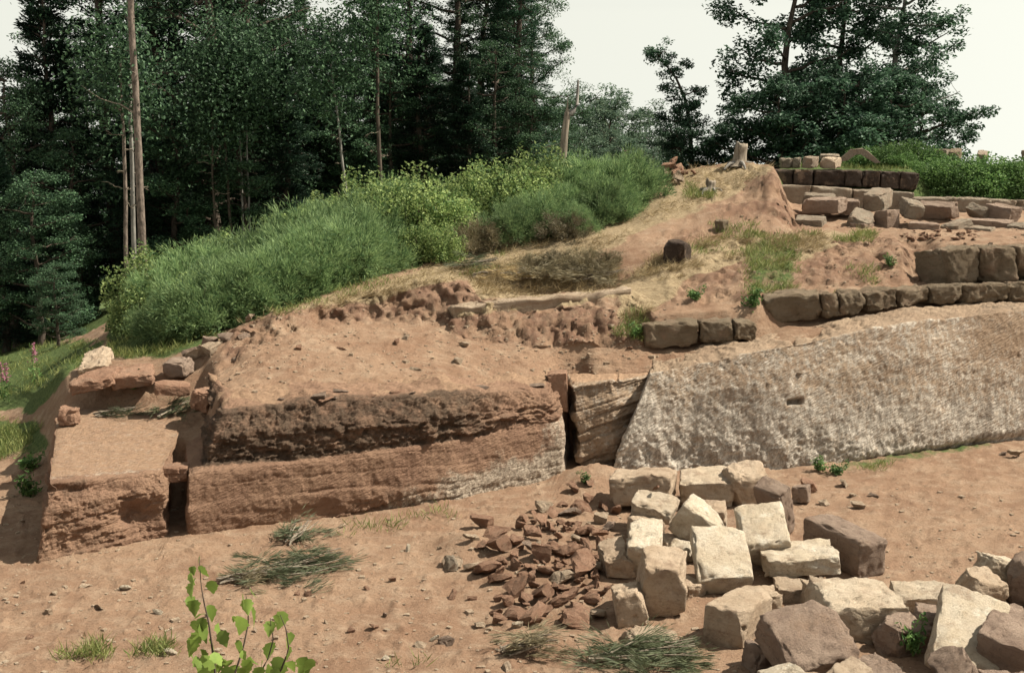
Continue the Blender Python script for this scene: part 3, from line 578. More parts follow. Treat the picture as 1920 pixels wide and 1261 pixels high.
LAB = {  # name, material, label, shape
'B1': ('stone_block', 'tan', 'big red-fronted block at the back left of the block pile, against the rock foot', dict(rnd=.07, noise=.05)),
'B2': ('stone_block', 'cream', 'flat-topped block with a small red stone lying on it', dict(noise=.04)),
'B3': ('stone_block', 'pale', 'pale wedge-shaped block tipped on edge like a roof in the block pile', dict()),
'B4': ('stone_block', 'pale', 'pale upright block left of the roof-like tipped one, its square face turned up', dict(rnd=.02, noise=.02, cuts=2)),
'B5': ('stone_block', 'tan', 'squarish block with pink and dark front face, standing at the left front of the pile', dict(rnd=.03, noise=.025)),
'B6': ('stone_block', 'pale', 'whitest large block with smooth square face at the middle of the pile', dict(rnd=.03, noise=.015, cuts=2)),
'B7': ('stone_block', 'pale', 'cream block with rounded upper corners leaning behind the whitest block', dict(rnd=.09)),
'B8': ('stone_block', 'pale', 'flat cream block with ragged whitish front edge in the pile', dict(noise=.05)),
'B9': ('boulder', 'brown', 'smooth brown boulder with deeply shaded right side at the right of the pile', dict(rnd=.09, noise=.04)),
'B10': ('stone_block', 'tan', 'long block with bluish grey end face and reddish top at the front', dict(rnd=.045, noise=.02)),
'B11': ('stone_block', 'brown', 'big pitted brown slab tilted towards the viewer at the bottom', dict(rnd=.05, noise=.04)),
'B12': ('stone_block', 'cream', 'broad light slab with ragged hollow front edge, behind the big pitted brown slab', dict(noise=.06, cuts=5)),
'B12a': ('stone_block', 'tan', 'low tan slab in front of the flat cream block with ragged edge', dict()),
'B13': ('stone_block', 'cream', 'light flat slab behind the speckled leaning slab', dict(noise=.035)),
'B14': ('stone_slab', 'pale', 'speckled whitish slab leaning steeply left of the dark corner boulders', dict(rnd=.02, noise=.02, cuts=2)),
'B15': ('boulder', 'brown', 'dark rounded boulder cut by the right edge of the picture', dict(rnd=.12, noise=.04)),
'B16': ('boulder', 'brown', 'dark red ridged boulder in the bottom right corner', dict(noise=.05, cuts=4)),
'B17': ('boulder', 'brown', 'low dark boulder between the corner boulder and the one above it', dict(noise=.04)),
'B18': ('stone_block', 'brown', 'brown block cut by the bottom edge below the small leafy plant', dict()),
'B19': ('stone_block', 'tan', 'tan block at the bottom edge below the big pitted brown slab', dict()),
'B20': ('stone_block', 'pale', 'pale block just showing at the bottom edge left of the pitted slab', dict()),
'B21': ('stone_block', 'tan', 'flat-topped tan block beside the rubble heap at the left end of the pile', dict(noise=.02)),
'B22': ('stone_block', 'tan', 'low step-like block in front of the left end of the pile', dict(noise=.02)),
'B23': ('stone_slab', 'tan', 'flat tan slab sunk in the ground before the squarish pink-fronted block', dict(noise=.02)),
'B24': ('stone_block', 'cream', 'broad rough tan block at the back of the pile, beside the red-fronted one', dict(noise=.05)),
'B24b': ('stone_block', 'tan', 'farthest block of the pile, low and tan, near the grass strip', dict(noise=.05)),
'B25': ('stone_block', 'brown', 'dark block with pale vertical stripes standing at the back right of the pile', dict(rnd=.06)),
'B26': ('boulder', 'brown', 'small dark cube-like stone on the soil behind the pile', dict(rnd=.05)),
'B27': ('boulder', 'rubble', 'small reddish pointed stone behind the dark cube-like one', dict(cuts=6, cutd=.3)),
'B28': ('boulder', 'pale', 'small whitish stone wedged between the pale upright and whitest blocks', dict(rnd=.06, cuts=4)),
'U1': ('stone_slab', 'grey', 'slab tilted up at the left end of the upper stone row, grey with a lit top edge', dict()),
'U2': ('stone_block', 'brown', 'long dark-fronted block below the tilted grey slab of the upper row', dict(rnd=.06)),
'U3': ('stone_block', 'brown', 'dark block right of the long one at the left end of the upper row', dict()),
'U4': ('stone_block', 'grey', 'largest grey angular block of the upper row', dict(rnd=.05, cuts=4)),
'U5': ('stone_block', 'grey', 'tilted block perched over a dark gap in front of the largest grey upper block', dict()),
'U6': ('stone_block', 'brown', 'small block under the tilted perched one on the upper terrace', dict()),
'U7': ('stone_block', 'brown', 'upright dark-fronted block with lit right side on the upper terrace', dict()),
'U8': ('stone_block', 'grey', 'light grey cube leaning over the upright dark-fronted block', dict(rnd=.05)),
'U9': ('stone_block', 'brown', 'long dark block behind the light grey cube on the upper terrace', dict()),
'U10': ('stone_block', 'grey', 'small pale pointed block between the long dark block and the split block', dict(cuts=5)),
'U11': ('stone_block', 'brown', 'block with dark left and grey right face, rightmost in the upper row', dict()),
'U12': ('stone_slab', 'grey', 'slab propped up at an angle at the front of the upper stones', dict(rnd=.02)),
'U13': ('stone_block', 'brown', 'low dark block at the foot of the light grey cube', dict()),
'U14': ('stone_slab', 'brown', 'long low slab lying below the small pale pointed block', dict()),
'U15': ('stone_slab', 'grey', 'small pale-topped slab lying foremost on the upper terrace', dict()),
'U16': ('stone_slab', 'grey', 'low grey slab at the right edge of the upper terrace', dict()),
'U17': ('stone_slab', 'grey', 'grey slab lying beside the eroded red earth cliff', dict()),
'T1': ('stone_block', 'grey', 'grey cube on top of the dark wall, left of the gable-shaped stone', dict()),
'T2': ('stone_block', 'tan', 'tan block on top of the dark wall, next to the gable-shaped stone', dict()),
'T4': ('stone_slab', 'grey', 'thin slab lying behind the blocks on top of the dark wall', dict()),
'T5': ('stone_block', 'ashlar', 'dark block sticking up among the bushes against the trees', dict()),
'T6': ('stone_slab', 'grey', 'slab showing above the bushes left of the dark upright block', dict()),
'T7': ('stone_block', 'grey', 'grey stone showing above the right-hand bushes against the sky', dict()),
'T8': ('stone_block', 'grey', 'grey stone above the bushes at the right edge of the picture', dict()),
'S1': ('stone_block', 'ashlar_d', 'single blackened cube standing alone on the dry slope', dict(rnd=.05)),
'S2': ('stone_block', 'ashlar', 'small grey block half hidden by grass at the top of the slope', dict()),
'L1': ('stone_block', 'brown', 'dark veined block with pale right side on the left terrace', dict(rnd=.015)),
'L2': ('stone_block', 'rubble', 'orange block lying over a hollow on the left terrace', dict()),
'L3': ('stone_block', 'rubble', 'brown upright block at the left corner of the long ledge', dict(rnd=.07, noise=.05)),
'L4': ('rock_slab', 'rubble', 'overhanging slab with deep shadow below at the left end of the terrace', dict(noise=.05, rnd=.03)),
'L5': ('rock_slab', 'rubble', 'terrace slab with a small bush before it, right of the overhanging one', dict(noise=.05, rnd=.03)),
'L6': ('rock_slab', 'tan', 'light tilted rock above the overhanging slab at the far left', dict(noise=.06)),
'L7': ('stone_block', 'rubble', 'small reddish block on the left rim of the low ledge', dict(noise=.05)),
'C1': ('stone_block', 'rubble', 'wedge-shaped block jammed in the top of the dark cleft', dict(cuts=2)),
'C2': ('stone_block', 'rubble', 'small brown block bridging the narrow slot between the two ledges', dict()),
}
for i, (k, v) in enumerate(BLK.items()):
    nm, mt, lb, kw = LAB[k]
    kw = dict(n=18, rnd=.012) | kw
    kw['rnd'] *= .6; kw['noise'] = kw.get('noise', .02) * .75
    gr = 1.10 if k[0] == 'B' else 1.14 if k[0] == 'U' else 1.03
    stone(nm, tuple(x * gr for x in v[3:6]), 100 + i, mt, v[:3], v[6:9], lb, **kw)
FILL = [(1690, 10.75, .13, (.40, .36, .30), (.2, .1, .5), 'brown', 'brown block in the hollow behind the small leafy plant'), (1745, 10.9, .16, (.34, .3, .34), (.1, .2, -.3), 'brown', 'dark reddish block left of the speckled leaning slab'), (1640, 9.9, .1, (.34, .4, .26), (.1, -.2, .3), 'brown', 'brown stone right of the foot of the big pitted slab'), (1428, 10.35, .11, (.26, .24, .24), (0, .2, .4), 'brown', 'small brown stone in the shade left of the big pitted slab'),
 (1835, 11.9, .15, (.40, .36, .34), (.25, .1, .4), 'tan', 'tan angular stone behind the speckled leaning slab'), (1868, 12.3, .17, (.34, .34, .36), (-.1, .25, .2), 'pale', 'pale stone beside the dark boulder at the right edge'), (1560, 11.75, .12, (.5, .4, .26), (0, .05, .2), 'tan', 'tan slab between the broad light slab and the brown boulder'), (1265, 13.3, .12, (.34, .3, .26), (.1, 0, .3), 'tan', 'tan stone under the pale roof-like block'), (1325, 14.4, .14, (.46, .36, .3), (.1, -.1, -.2), 'tan', 'tan stone in the gap between the back row and the roof-like block'), (1210, 14.0, .12, (.36, .32, .26), (0, .1, .3), 'tan', 'tan stone behind the pale upright block'),
 (1425, 11.75, .1, (.36, .3, .22), (0, .1, .1), 'tan', 'tan stone behind the block with bluish end'), (1290, 12.1, .09, (.26, .26, .2), (.1, .1, .6), 'tan', 'small tan stone in the shade between the front blocks'), (1790, 9.6, .1, (.4, .36, .26), (.1, .1, .2), 'brown', 'brown stone in front of the speckled leaning slab'), (1500, 9.5, .12, (.44, .36, .28), (.1, .0, .2), 'tan', 'tan block at the bottom edge below the pitted slab corner'), (1705, 9.25, .12, (.46, .4, .3), (.1, .0, -.2), 'brown', 'brown block at the bottom edge between the tan and brown ones'), (1900, 9.4, .14, (.5, .4, .34), (.1, .1, .2), 'brown', 'dark block at the bottom right corner')]
for i, (x, D, z, dm, ro, mt, lb) in enumerate(FILL): stone('stone_block', dm, 700 + i, mt, pt(x, D, z), ro, lb, n=18, rnd=.015, noise=.03)
o = None
# gable-shaped coping stone on the dark wall
c = np.array(pt(1607, 28.1, 297)); gp = [(-.40, -.10), (-.36, .02), (-.14, .24), (.12, .26), (.22, .18), (.52, -.10), (.40, -.12), (.08, .12), (-.02, .12), (-.2, -.04)]
V = []; 
for y in (-.3, -.15, 0, .2, .4):
    for (a, b) in gp: V.append((a * .95, y, b * .8))
n = len(gp); F = [[j * n + k, j * n + (k + 1) % n, (j + 1) * n + (k + 1) % n, (j + 1) * n + k] for j in range(4) for k in range(n)]
F += [[j * n + q for q in quad] for j, s_ in ((0, 1), (4, -1)) for quad in ([0, 9, 2, 1][::s_], [9, 8, 3, 2][::s_], [8, 7, 4, 3][::s_], [7, 6, 5, 4][::s_])]
V = np.array(V, float); V += np.stack([fbm(V, 4, 3, off=k * 9.) for k in range(3)], 1) * .03
o = mk('coping_stone', V, F, M['grey'], smooth=False); o.location = c; o.rotation_euler = (0, 0, -.25); tag(o, 'gable-shaped coping stone standing on the dark wall', 'coping stone')
# ------------------------------------------------------------------ masonry: each block a part of its wall
def course(name, label, mat, joints, depth, seed, **kw):
    """joints: (photo column, distance, base, top) of every joint along the course"""
    e = empty(name, (0, 0, 0), label, 'wall')
    r = np.random.default_rng(seed)
    for i in range(len(joints) - 1):
        a0, a1 = pt(joints[i][0], joints[i][1], joints[i][2]), pt(joints[i][0], joints[i][1], joints[i][3])
        b0, b1 = pt(joints[i + 1][0], joints[i + 1][1], joints[i + 1][2]), pt(joints[i + 1][0], joints[i + 1][1], joints[i + 1][3])
        dx = ((b0 + b1) - (a0 + a1)) / 2; Ln = math.hypot(dx[0], dx[1]); yaw = math.atan2(dx[1], dx[0]); tilt = -math.atan2(dx[2], Ln)
        hgt = ((a1 - a0)[2] + (b1 - b0)[2]) / 2; c = (a0 + a1 + b0 + b1) / 4
        dep = depth * r.uniform(.9, 1.1); nrm = np.array([-math.sin(yaw), math.cos(yaw), 0])
        V, F = stone_verts((Ln - .012, dep, hgt), seed * 31 + i, **({'n': 14, 'rnd': .03, 'noise': .034, 'cuts': 2} | kw))
        o = mk('block', V, F, M[mat], e); o.location = c + nrm * (dep / 2 + r.uniform(-.03, .03)); o.rotation_euler = (0, tilt, yaw + r.uniform(-.05, .05))
    return e
course('ashlar_wall', 'short row of weathered ashlar blocks lowest on the bank', 'ashlar', [(1204, 18.55, 654, 607), (1312, 18.55, 645, 603), (1377, 18.55, 640, 600), (1420, 18.6, 636, 609)], .40, 3, noise=.045, rnd=.02, cuts=4)
course('ashlar_wall', 'long row of weathered ashlar blocks on top of the grey rock face', 'ashlar', [(1432, 19.25, 613, 554), (1541, 19.2, 598, 551), (1576, 19.25, 592, 549), (1624, 19.35, 586, 547), (1686, 19.5, 577, 544), (1746, 19.6, 571, 540), (1806, 19.75, 569, 536), (1848, 19.85, 569, 533), (1895, 19.95, 567, 532), (1960, 20.1, 566, 530), (2040, 20.3, 564, 527), (2130, 20.6, 562, 524)], .45, 5, noise=.055, rnd=.018, cuts=5)
course('ashlar_wall', 'row of the largest weathered ashlar blocks, tallest on the bank at right', 'ashlar', [(1712, 20.75, 545, 474), (1779, 20.2, 538, 468), (1842, 20.3, 530, 465), (1909, 20.4, 527, 463), (1985, 20.6, 526, 461), (2070, 20.8, 524, 458)], .55, 8, noise=.045, rnd=.02, cuts=4)
course('ashlar_wall', 'dark low wall below the gable-shaped stone', 'ashlar_d', [(1440, 27.4, 345, 318), (1488, 27.35, 346, 318), (1526, 27.35, 348, 318), (1583, 27.35, 350, 319), (1617, 27.35, 351, 320), (1651, 27.3, 353, 321), (1687, 27.3, 355, 322), (1724, 27.25, 358, 324)], .5, 12, noise=.02, rnd=.012, cuts=1)
course('stone_plinth', 'flat stone plinth under the dark low wall', 'grey', [(1440, 26.95, 392, 346), (1520, 26.95, 392, 348), (1600, 26.95, 394, 353), (1660, 26.9, 396, 358), (1716, 26.85, 398, 362)], .8, 14, noise=.02, rnd=.02)
course('stone_plinth', 'flat-topped stone kerb below the right-hand bushes', 'grey', [(1712, 26.6, 400, 371), (1790, 26.6, 402, 371), (1862, 26.6, 404, 372), (1910, 26.7, 404, 376), (2000, 26.8, 405, 376)], .95, 16, noise=.02, rnd=.02)
course('ashlar_wall', 'pale low stones at the left end of the dark wall top', 'grey', [(1466, 28.0, 316, 297), (1486, 28.0, 316, 296), (1502, 28.0, 316, 297)], .3, 18)
a_, b_ = pt(842, 19.25, 582), pt(1186, 19.75, 548); d_ = b_ - a_
stone('earth_baulk', (float(np.linalg.norm(d_)), .42, .24), 77, 'tan', (a_ + b_) / 2 + np.array([0, .15, -.06]), (0, -math.atan2(d_[2], math.hypot(d_[0], d_[1])), math.atan2(d_[1], d_[0])), 'long low flat-topped earth baulk along the top of the earth mound', n=18, rnd=.02, noise=.05, cuts=2)  # straw-topped earth baulk, shaped as one long low slab
# ------------------------------------------------------------------ rubble heap, each stone its own
PROTO = []
for k in range(9):
    r = np.random.default_rng(900 + k); V, F = stone_verts((1, r.uniform(.6, .95), r.uniform(.45, .75)), 300 + k, n=4, rnd=.05, noise=.10, cuts=7, cutd=.45, taper=.25); PROTO.append((V, F))
pm = {}
def small_stone(k, mat):
    if (k, mat) not in pm:
        o = mk('rubble_stone', PROTO[k][0], PROTO[k][1], M[mat], smooth=False); pm[(k, mat)] = o.data; bpy.data.objects.remove(o)
    return pm[(k, mat)]
def put_stone(p, size, k, mat, r, label, group, name='rubble_stone', sink=.3):
    o = bpy.data.objects.new(name, small_stone(k, mat)); col.objects.link(o); o.scale = (size,) * 3
    o.location = (p[0], p[1], p[2] + size * .22 * (1 - sink)); o.rotation_euler = (r.normal(0, .3), r.normal(0, .3), r.uniform(0, 6.3))
    return tag(o, label, 'stone', group)
r = np.random.default_rng(5)
HEAP = [(1020, 952, 30), (1040, 965, 34), (1068, 962, 40), (1095, 955, 36), (1125, 975, 34), (985, 972, 32), (1010, 985, 36), (1000, 1005, 34), (1035, 990, 30), (1060, 990, 32), (1078, 985, 26), (1098, 998, 38), (1120, 1005, 32), (1135, 990, 34), (1150, 960, 30), (900, 985, 42), (925, 1005, 44), (948, 990, 24), (930, 1030, 46), (965, 1020, 34), (990, 1030, 30), (1015, 1042, 50), (1045, 1025, 34), (1070, 1035, 44), (1100, 1030, 36), (1125, 1025, 30), (885, 1065, 28), (915, 1070, 50), (940, 1090, 40), (975, 1105, 48), (965, 1062, 32), (990, 1060, 30), (1000, 1080, 36), (1025, 1072, 34), (1085, 1075, 62), (1055, 1085, 40), (1040, 1105, 36), (1110, 1068, 34), (1118, 1090, 28), (1015, 1120, 40), (985, 1130, 34), (950, 1130, 44), (965, 1155, 42), (1005, 1160, 58), (1045, 1130, 44), (1075, 1115, 60), (1085, 1140, 40), (1110, 1125, 34), (1060, 1160, 36), (1120, 1155, 32), (1080, 1165, 52), (850, 1055, 36), (1000, 965, 22), (1050, 1010, 24), (1080, 1012, 24), (1010, 1022, 20), (960, 1040, 22), (940, 1052, 22), (1090, 1052, 28), (1140, 1020, 26), (1130, 1045, 26), (1122, 1110, 26), (1100, 1100, 26), (1030, 1150, 26), (930, 1150, 24), (905, 1020, 26), (880, 1010, 22), (1055, 945, 20), (1105, 935, 22), (1130, 950, 24), (1075, 915, 26), (1105, 905, 24)]
for i, (x, y, s_) in enumerate(HEAP):
    p = hit(x + r.uniform(-3, 3), y + 4)
    if p is None: continue
    sz = s_ / FPX * p.y * 1.12
    mt = 'rubble' if r.random() < .8 else ('tan' if r.random() < .7 else 'brown')
    put_stone(p, sz, r.integers(9), mt, r, 'angular red stone in the rubble heap left of the block pile', 'stones of the rubble heap', sink=.1)
for i in range(80):      # small fill between the larger stones
    x, y = r.normal(1040, 62), r.normal(1050, 60)
    if not (900 < x < 1145 and 940 < y < 1180): continue
    p = hit(x, y); sz = r.uniform(.08, .15)
    put_stone(p, sz, r.integers(9), 'rubble', r, 'angular red stone in the rubble heap left of the block pile', 'stones of the rubble heap', sink=-.2)
put_stone(hit(850, 1062), .26, 3, 'grey', r, 'single grey-green stone left of the rubble heap', None, 'boulder')
put_stone(hit(1175, 912), .2, 5, 'rubble', r, 'small orange boulder at the foot of the cross-bedded rock', None, 'boulder')
put_stone(Vector((1.66, 14.42, .47)), .13, 2, 'rubble', r, 'small red stone lying on the flat-topped block', None, 'pebble')
for i in range(26):
    x = r.normal(1252, 20); D = r.uniform(26.2, 26.9); q = pt(x, D, 3.6); z = drop(q[0], D) + r.uniform(0, .28) * math.exp(-((x - 1252) / 22) ** 2)
    put_stone((q[0], D, z), r.uniform(.12, .3), r.integers(9), 'tan' if r.random() < .5 else 'rubble', r, 'reddish stone in the small pile on the crest beside the bushes', 'stones of the crest pile', sink=.1)
for i in range(42):
    x, y = r.uniform(1690, 1830), r.uniform(434, 452); p = hit(x, y)
    if p: put_stone(p, r.uniform(.06, .13), r.integers(9), 'rubble', r, 'small reddish chip on the upper terrace before the stone row', 'chips on the upper terrace')
LOOSE = [(470, 597, 24, 'tan'), (560, 650, 14, 'rubble'), (780, 688, 20, 'tan'), (640, 650, 18, 'rubble'), (860, 675, 18, 'tan'), (870, 642, 22, 'tan'), (745, 640, 16, 'rubble'), (1000, 690, 12, 'tan'), (440, 672, 14, 'brown'), (432, 708, 14, 'brown'), (1095, 672, 12, 'tan'), (760, 632, 14, 'tan'), (1180, 650, 10, 'rubble'),
         (187, 1135, 22, 'tan'), (297, 1145, 18, 'pale'), (160, 1095, 22, 'tan'), (236, 1098, 20, 'pale'), (320, 1218, 26, 'pale'), (55, 1193, 16, 'rubble'), (160, 1190, 14, 'rubble'), (720, 1150, 18, 'brown'), (700, 1175, 20, 'rubble'), (660, 1180, 14, 'rubble'), (840, 1200, 30, 'brown'), (815, 1195, 18, 'pale'), (790, 1205, 24, 'tan'), (900, 1168, 22, 'tan'), (970, 1170, 24, 'pale'), (950, 1248, 30, 'tan'), (766, 1028, 18, 'pale'), (825, 1026, 10, 'pale'), (735, 1085, 14, 'rubble'), (850, 1115, 24, 'rubble'), (885, 1118, 18, 'rubble'), (640, 985, 14, 'tan'), (690, 1100, 14, 'rubble'), (725, 1230, 18, 'pale'), (1600, 925, 18, 'tan'), (1640, 925, 18, 'brown'), (1605, 946, 26, 'tan'), (1585, 905, 24, 'tan'), (1545, 938, 20, 'tan'), (1880, 848, 20, 'brown'), (1905, 850, 24, 'tan'), (560, 1112, 16, 'rubble'), (578, 1112, 18, 'rubble'), (610, 1165, 14, 'tan'), (40, 1090, 14, 'rubble'), (100, 1110, 12, 'tan'), (480, 1180, 12, 'tan'), (590, 1240, 14, 'rubble'), (1830, 1100, 26, 'tan'), (1855, 1090, 44, 'tan'), (1870, 1070, 40, 'pale'), (1500, 700, 10, 'tan'), (400, 650, 34, 'tan'), (372, 660, 40, 'tan'), (390, 640, 36, 'brown'), (425, 628, 30, 'brown'), (355, 655, 26, 'brown'), (455, 625, 26, 'brown')]
for i, (x, y, s_, mt) in enumerate(LOOSE):
    p = hit(x, y + s_ * .25)
    if p is None: continue
    g = ('loose stone lying on the bare soil of the upper terrace ledge', 'loose stones on the terrace') if y < 720 else ('loose stone lying on the bare soil of the quarry floor', 'loose stones on the quarry floor')
    put_stone(p, s_ / FPX * p.y * 1.1, r.integers(9), mt, r, *g, name='loose_stone', sink=.4)
for i in range(12):
    x = r.uniform(470, 1010); y = np.interp(x, [420, 600, 850, 1022], [768, 742, 728, 722]) + r.normal(0, 7); p = hit(x, y)
    if p: o = put_stone(p, r.uniform(.10, .34), r.integers(9), 'brown' if r.random() < .6 else 'rubble', r, 'flat stone flake along the top edge of the long ledge', 'flakes along the ledge top', name='stone_flake', sink=.9); o.scale = (o.scale[0], o.scale[0], o.scale[0] * .4); o.rotation_euler = (r.normal(0, .08), r.normal(0, .08), r.uniform(0, 6.3))
# gravel: one mass
Vs, Fs, nv = [], [], 0
for i in range(2200):
    q = r.random()
    if q < .55: x, y = r.uniform(-60, 1960), r.uniform(900, 1300)
    elif q < .85: x, y = r.uniform(380, 1250), r.uniform(580, 735)
    else: x, y = r.uniform(1380, 1920), r.uniform(395, 560)
    h = bvh.ray_cast(Vector((0, 0, CH)) + Vector(ray(x, y)) * 7.5, Vector(ray(x, y)).normalized(), 60)
    if h[0] is None: continue
    V, F = CG[3][0], CG[3][1]; V, F = PROTO[r.integers(9)]
    sz = r.gamma(2, .011) + .012; a = r.uniform(0, 6.3); R_ = np.array([[math.cos(a), -math.sin(a), 0], [math.sin(a), math.cos(a), 0], [0, 0, 1]])
    if i == 0: idx = None
    # decimated: eight corner-like points of the stone
    C8 = np.array([[a_, b_, c_] for a_ in (-1, 1) for b_ in (-1, 1) for c_ in (-1, 1)], float) * r.uniform(.6, 1, (8, 3)) * np.array([.5, .4, .28])
    Vs.append(C8 @ R_.T * sz + np.array(h[0])); Fs.append(np.array([[0, 1, 3, 2], [4, 6, 7, 5], [0, 4, 5, 1], [2, 3, 7, 6], [0, 2, 6, 4], [1, 5, 7, 3]]) + nv); nv += 8
g_ = mk('gravel', np.concatenate(Vs), np.concatenate(Fs), M['tan'], smooth=False); g_['kind'] = 'stuff'; tag(g_, 'fine tan and red gravel strewn over the bare soil', 'gravel')
# ------------------------------------------------------------------ vegetation
def unit(v): return v / np.maximum(np.linalg.norm(v, axis=-1, keepdims=True), 1e-9)
def leaves(C, d, up, L, W, fold=.25):
    """folded rhombic leaves: centre, direction, rough normal, length, width"""
    C, d, up = np.asarray(C), unit(np.asarray(d)), np.asarray(up); s_ = unit(np.cross(d, up)); n_ = np.cross(s_, d)
    L = np.broadcast_to(L, len(C))[:, None]; W = np.broadcast_to(W, len(C))[:, None]
    V = np.stack([C - d * L * .5, C + s_ * W * .5 + n_ * W * fold - d * L * .05, C + d * L * .5, C - s_ * W * .5 + n_ * W * fold - d * L * .05], 1).reshape(-1, 3)
    return V, np.arange(len(V)).reshape(-1, 4)
def tube(pts, rad, sides=7):
    pts = np.asarray(pts, float); rad = np.broadcast_to(rad, len(pts)); t = unit(np.gradient(pts, axis=0))
    a = np.where(np.abs(t[:, 2:3]) > .9, np.array([[1., 0, 0]]), np.array([[0, 0, 1.]])); u = unit(np.cross(t, a)); v = np.cross(t, u)
    an = np.linspace(0, 2 * math.pi, sides, endpoint=False)
    V = (pts[:, None] + (u[:, None] * np.cos(an)[None, :, None] + v[:, None] * np.sin(an)[None, :, None]) * rad[:, None, None]).reshape(-1, 3)
    F = [[i * sides + k, i * sides + (k + 1) % sides, (i + 1) * sides + (k + 1) % sides, (i + 1) * sides + k] for i in range(len(pts) - 1) for k in range(sides)]
    return V, np.array(F)
def joinm(parts):
    n = 0; V = []; F = []
    for v, f in parts: V.append(v); F.append(f + n); n += len(v)
    return np.concatenate(V), np.concatenate(F)
def wander(p0, p1, n, w, r, sag=0.):
    t = np.linspace(0, 1, n)[:, None]; p = np.array(p0) * (1 - t) + np.array(p1) * t
    j = np.cumsum(r.normal(0, w, (n, 3)), 0); j -= t * j[-1]; p = p + j; p[:, 2] -= sag * (t[:, 0] * (1 - t[:, 0])) * 4
    return p
def fir(name, H, R, z0, seed, leafmat='fir', dens=1., spread=.5, label='', cat='tree', bark='bark'):
    r = np.random.default_rng(seed); T = [tube(wander((0, 0, -.6), (r.normal(0, .2), r.normal(0, .2), H), 14, .05, r), np.linspace(.022 * H ** .9, .02, 14), 8)]
    C = []; Dv = []; U = []; z = z0
    while z < H - .15:
        f = (z - z0) / (H - z0); nb = r.integers(3, 6)
        for k in range(nb):
            a = r.uniform(0, 6.283); ln = R * (1 - f) ** .75 * r.uniform(.45, 1.15) * (.55 + .45 * min(1, f * 5 + .35)) + .12
            d = np.array([math.cos(a), math.sin(a), r.uniform(-.15, .3) + f * .5]); p1 = np.array([0, 0, z]) + d * ln
            L_ = wander((0, 0, z), p1, 7, .05, r, -.10 * ln); L_[:, 2] -= (np.linspace(0, 1, 7) ** 2) * .16 * ln
            T.append(tube(L_[::2], np.linspace(.03, .008, 4), 4))
            m = int((34 + 84 * ln) * dens); t = np.sqrt(r.uniform(.05, 1, m)); q = np.stack([np.interp(t, np.linspace(0, 1, 7), L_[:, i]) for i in range(3)], 1)
            side = np.array([-math.sin(a), math.cos(a), 0]); w_ = r.normal(0, 1, m) * spread * (.25 + .3 * ln) * np.sin(np.clip(t, .12, .97) * 3.0)
            q = q + side * w_[:, None] + r.normal(0, .07, (m, 3)); q[:, 2] -= np.abs(w_) * .25
            C.append(q); Dv.append(d + side * np.sign(w_)[:, None] * .7 + r.normal(0, .35, (m, 3))); U.append(np.array([0, 0, 1.]) + r.normal(0, .25, (m, 3)))
        z += r.uniform(.16, .34) * (1 + .4 * (H > 12))
    C, Dv, U = map(np.concatenate, (C, Dv, U)); n = len(C)
    e = empty(name, (0, 0, 0), label, cat)
    V, F = joinm(T); mk('trunk', V, F, M[bark], e)
    V, F = leaves(C, Dv, U, r.uniform(.10, .22, n), r.uniform(.045, .085, n)); mk('crown', V, F, M[leafmat], e, smooth=False)
    return e
def broadleaf(name, H, R, z0, seed, leafmat='beech', label='', bark='bark', lean=(0, 0), nl=15, subs=6, per=105, clump=.55, leaf=.15, shape=1.0, trunk_pts=None, flat=.55):
    r = np.random.default_rng(seed); top = np.array([lean[0], lean[1], H * .93])
    tp = wander((0, 0, -.6), top, 12, .10, r) if trunk_pts is None else np.array(trunk_pts, float)
    tr_ = np.linspace(.020 * H, .03, len(tp)); T = [tube(tp, tr_, 9)]; C = []; U = []; Dv = []
    tz = tp[:, 2]
    for i in range(nl):
        f = (i + r.uniform(.1, .9)) / nl; z = z0 + (H * .93 - z0) * f; b = np.array([np.interp(z, tz, tp[:, k]) for k in range(3)])
        a = i * 2.4 + r.uniform(-.6, .6); ln = R * shape * r.uniform(.6, 1.15) * math.sqrt(max(.12, 1 - (f * 1.02 - .30) ** 2 * 1.7))
        p1 = b + np.array([math.cos(a) * ln, math.sin(a) * ln, ln * r.uniform(.1, .55)])
        L_ = wander(b, p1, 8, .07, r, .05 * ln); T.append(tube(L_, np.linspace(.045 + .012 * ln, .012, 8), 5))
        for s_ in range(subs):
            t = r.uniform(.3, 1.0); q0 = np.array([np.interp(t, np.linspace(0, 1, 8), L_[:, k]) for k in range(3)])
            q1 = q0 + unit(r.normal(0, 1, 3) * np.array([1, 1, .5]) + (p1 - b) / ln * .5) * r.uniform(.35, 1.0) * clump * 1.6
            T.append(tube(np.array([q0, (q0 + q1) / 2 + r.normal(0, .05, 3), q1]), [.014, .010, .005], 4))
            m = int(per * r.uniform(.5, 1.4)); g = r.normal(0, 1, (m, 3)); g = unit(g) * (r.uniform(0, 1, m) ** .45)[:, None] * np.array([1, 1, flat]) * clump * r.uniform(.7, 1.25)
            C.append(q1 + g); Dv.append(r.normal(0, 1, (m, 3)) * np.array([1, 1, .5]) + unit(g) * .6 - np.array([0, 0, .25])); U.append(np.array([0, 0, 1.]) + r.normal(0, .38, (m, 3)))
    C, Dv, U = map(np.concatenate, (C, Dv, U)); n = len(C)
    e = empty(name, (0, 0, 0), label, 'tree'); V, F = joinm(T); mk('trunk', V, F, M[bark], e)
    V, F = leaves(C, Dv, U, r.uniform(.75, 1.3, n) * leaf, r.uniform(.45, .8, n) * leaf); mk('crown', V, F, M[leafmat], e, smooth=False)
    return e
def at(px, D, z=None):
    p = pt(px, D, 3.); x = p[0]
    return Vector((x, D, drop(x, D, False) if z is None else z))
rT = random.Random(3)
GF = 'trees of the dark wood at the left'; LF = 'dark fir standing in the wood behind the pale pine trunks and bushes'; LB = 'leafy beech standing in the wood behind the bushes'
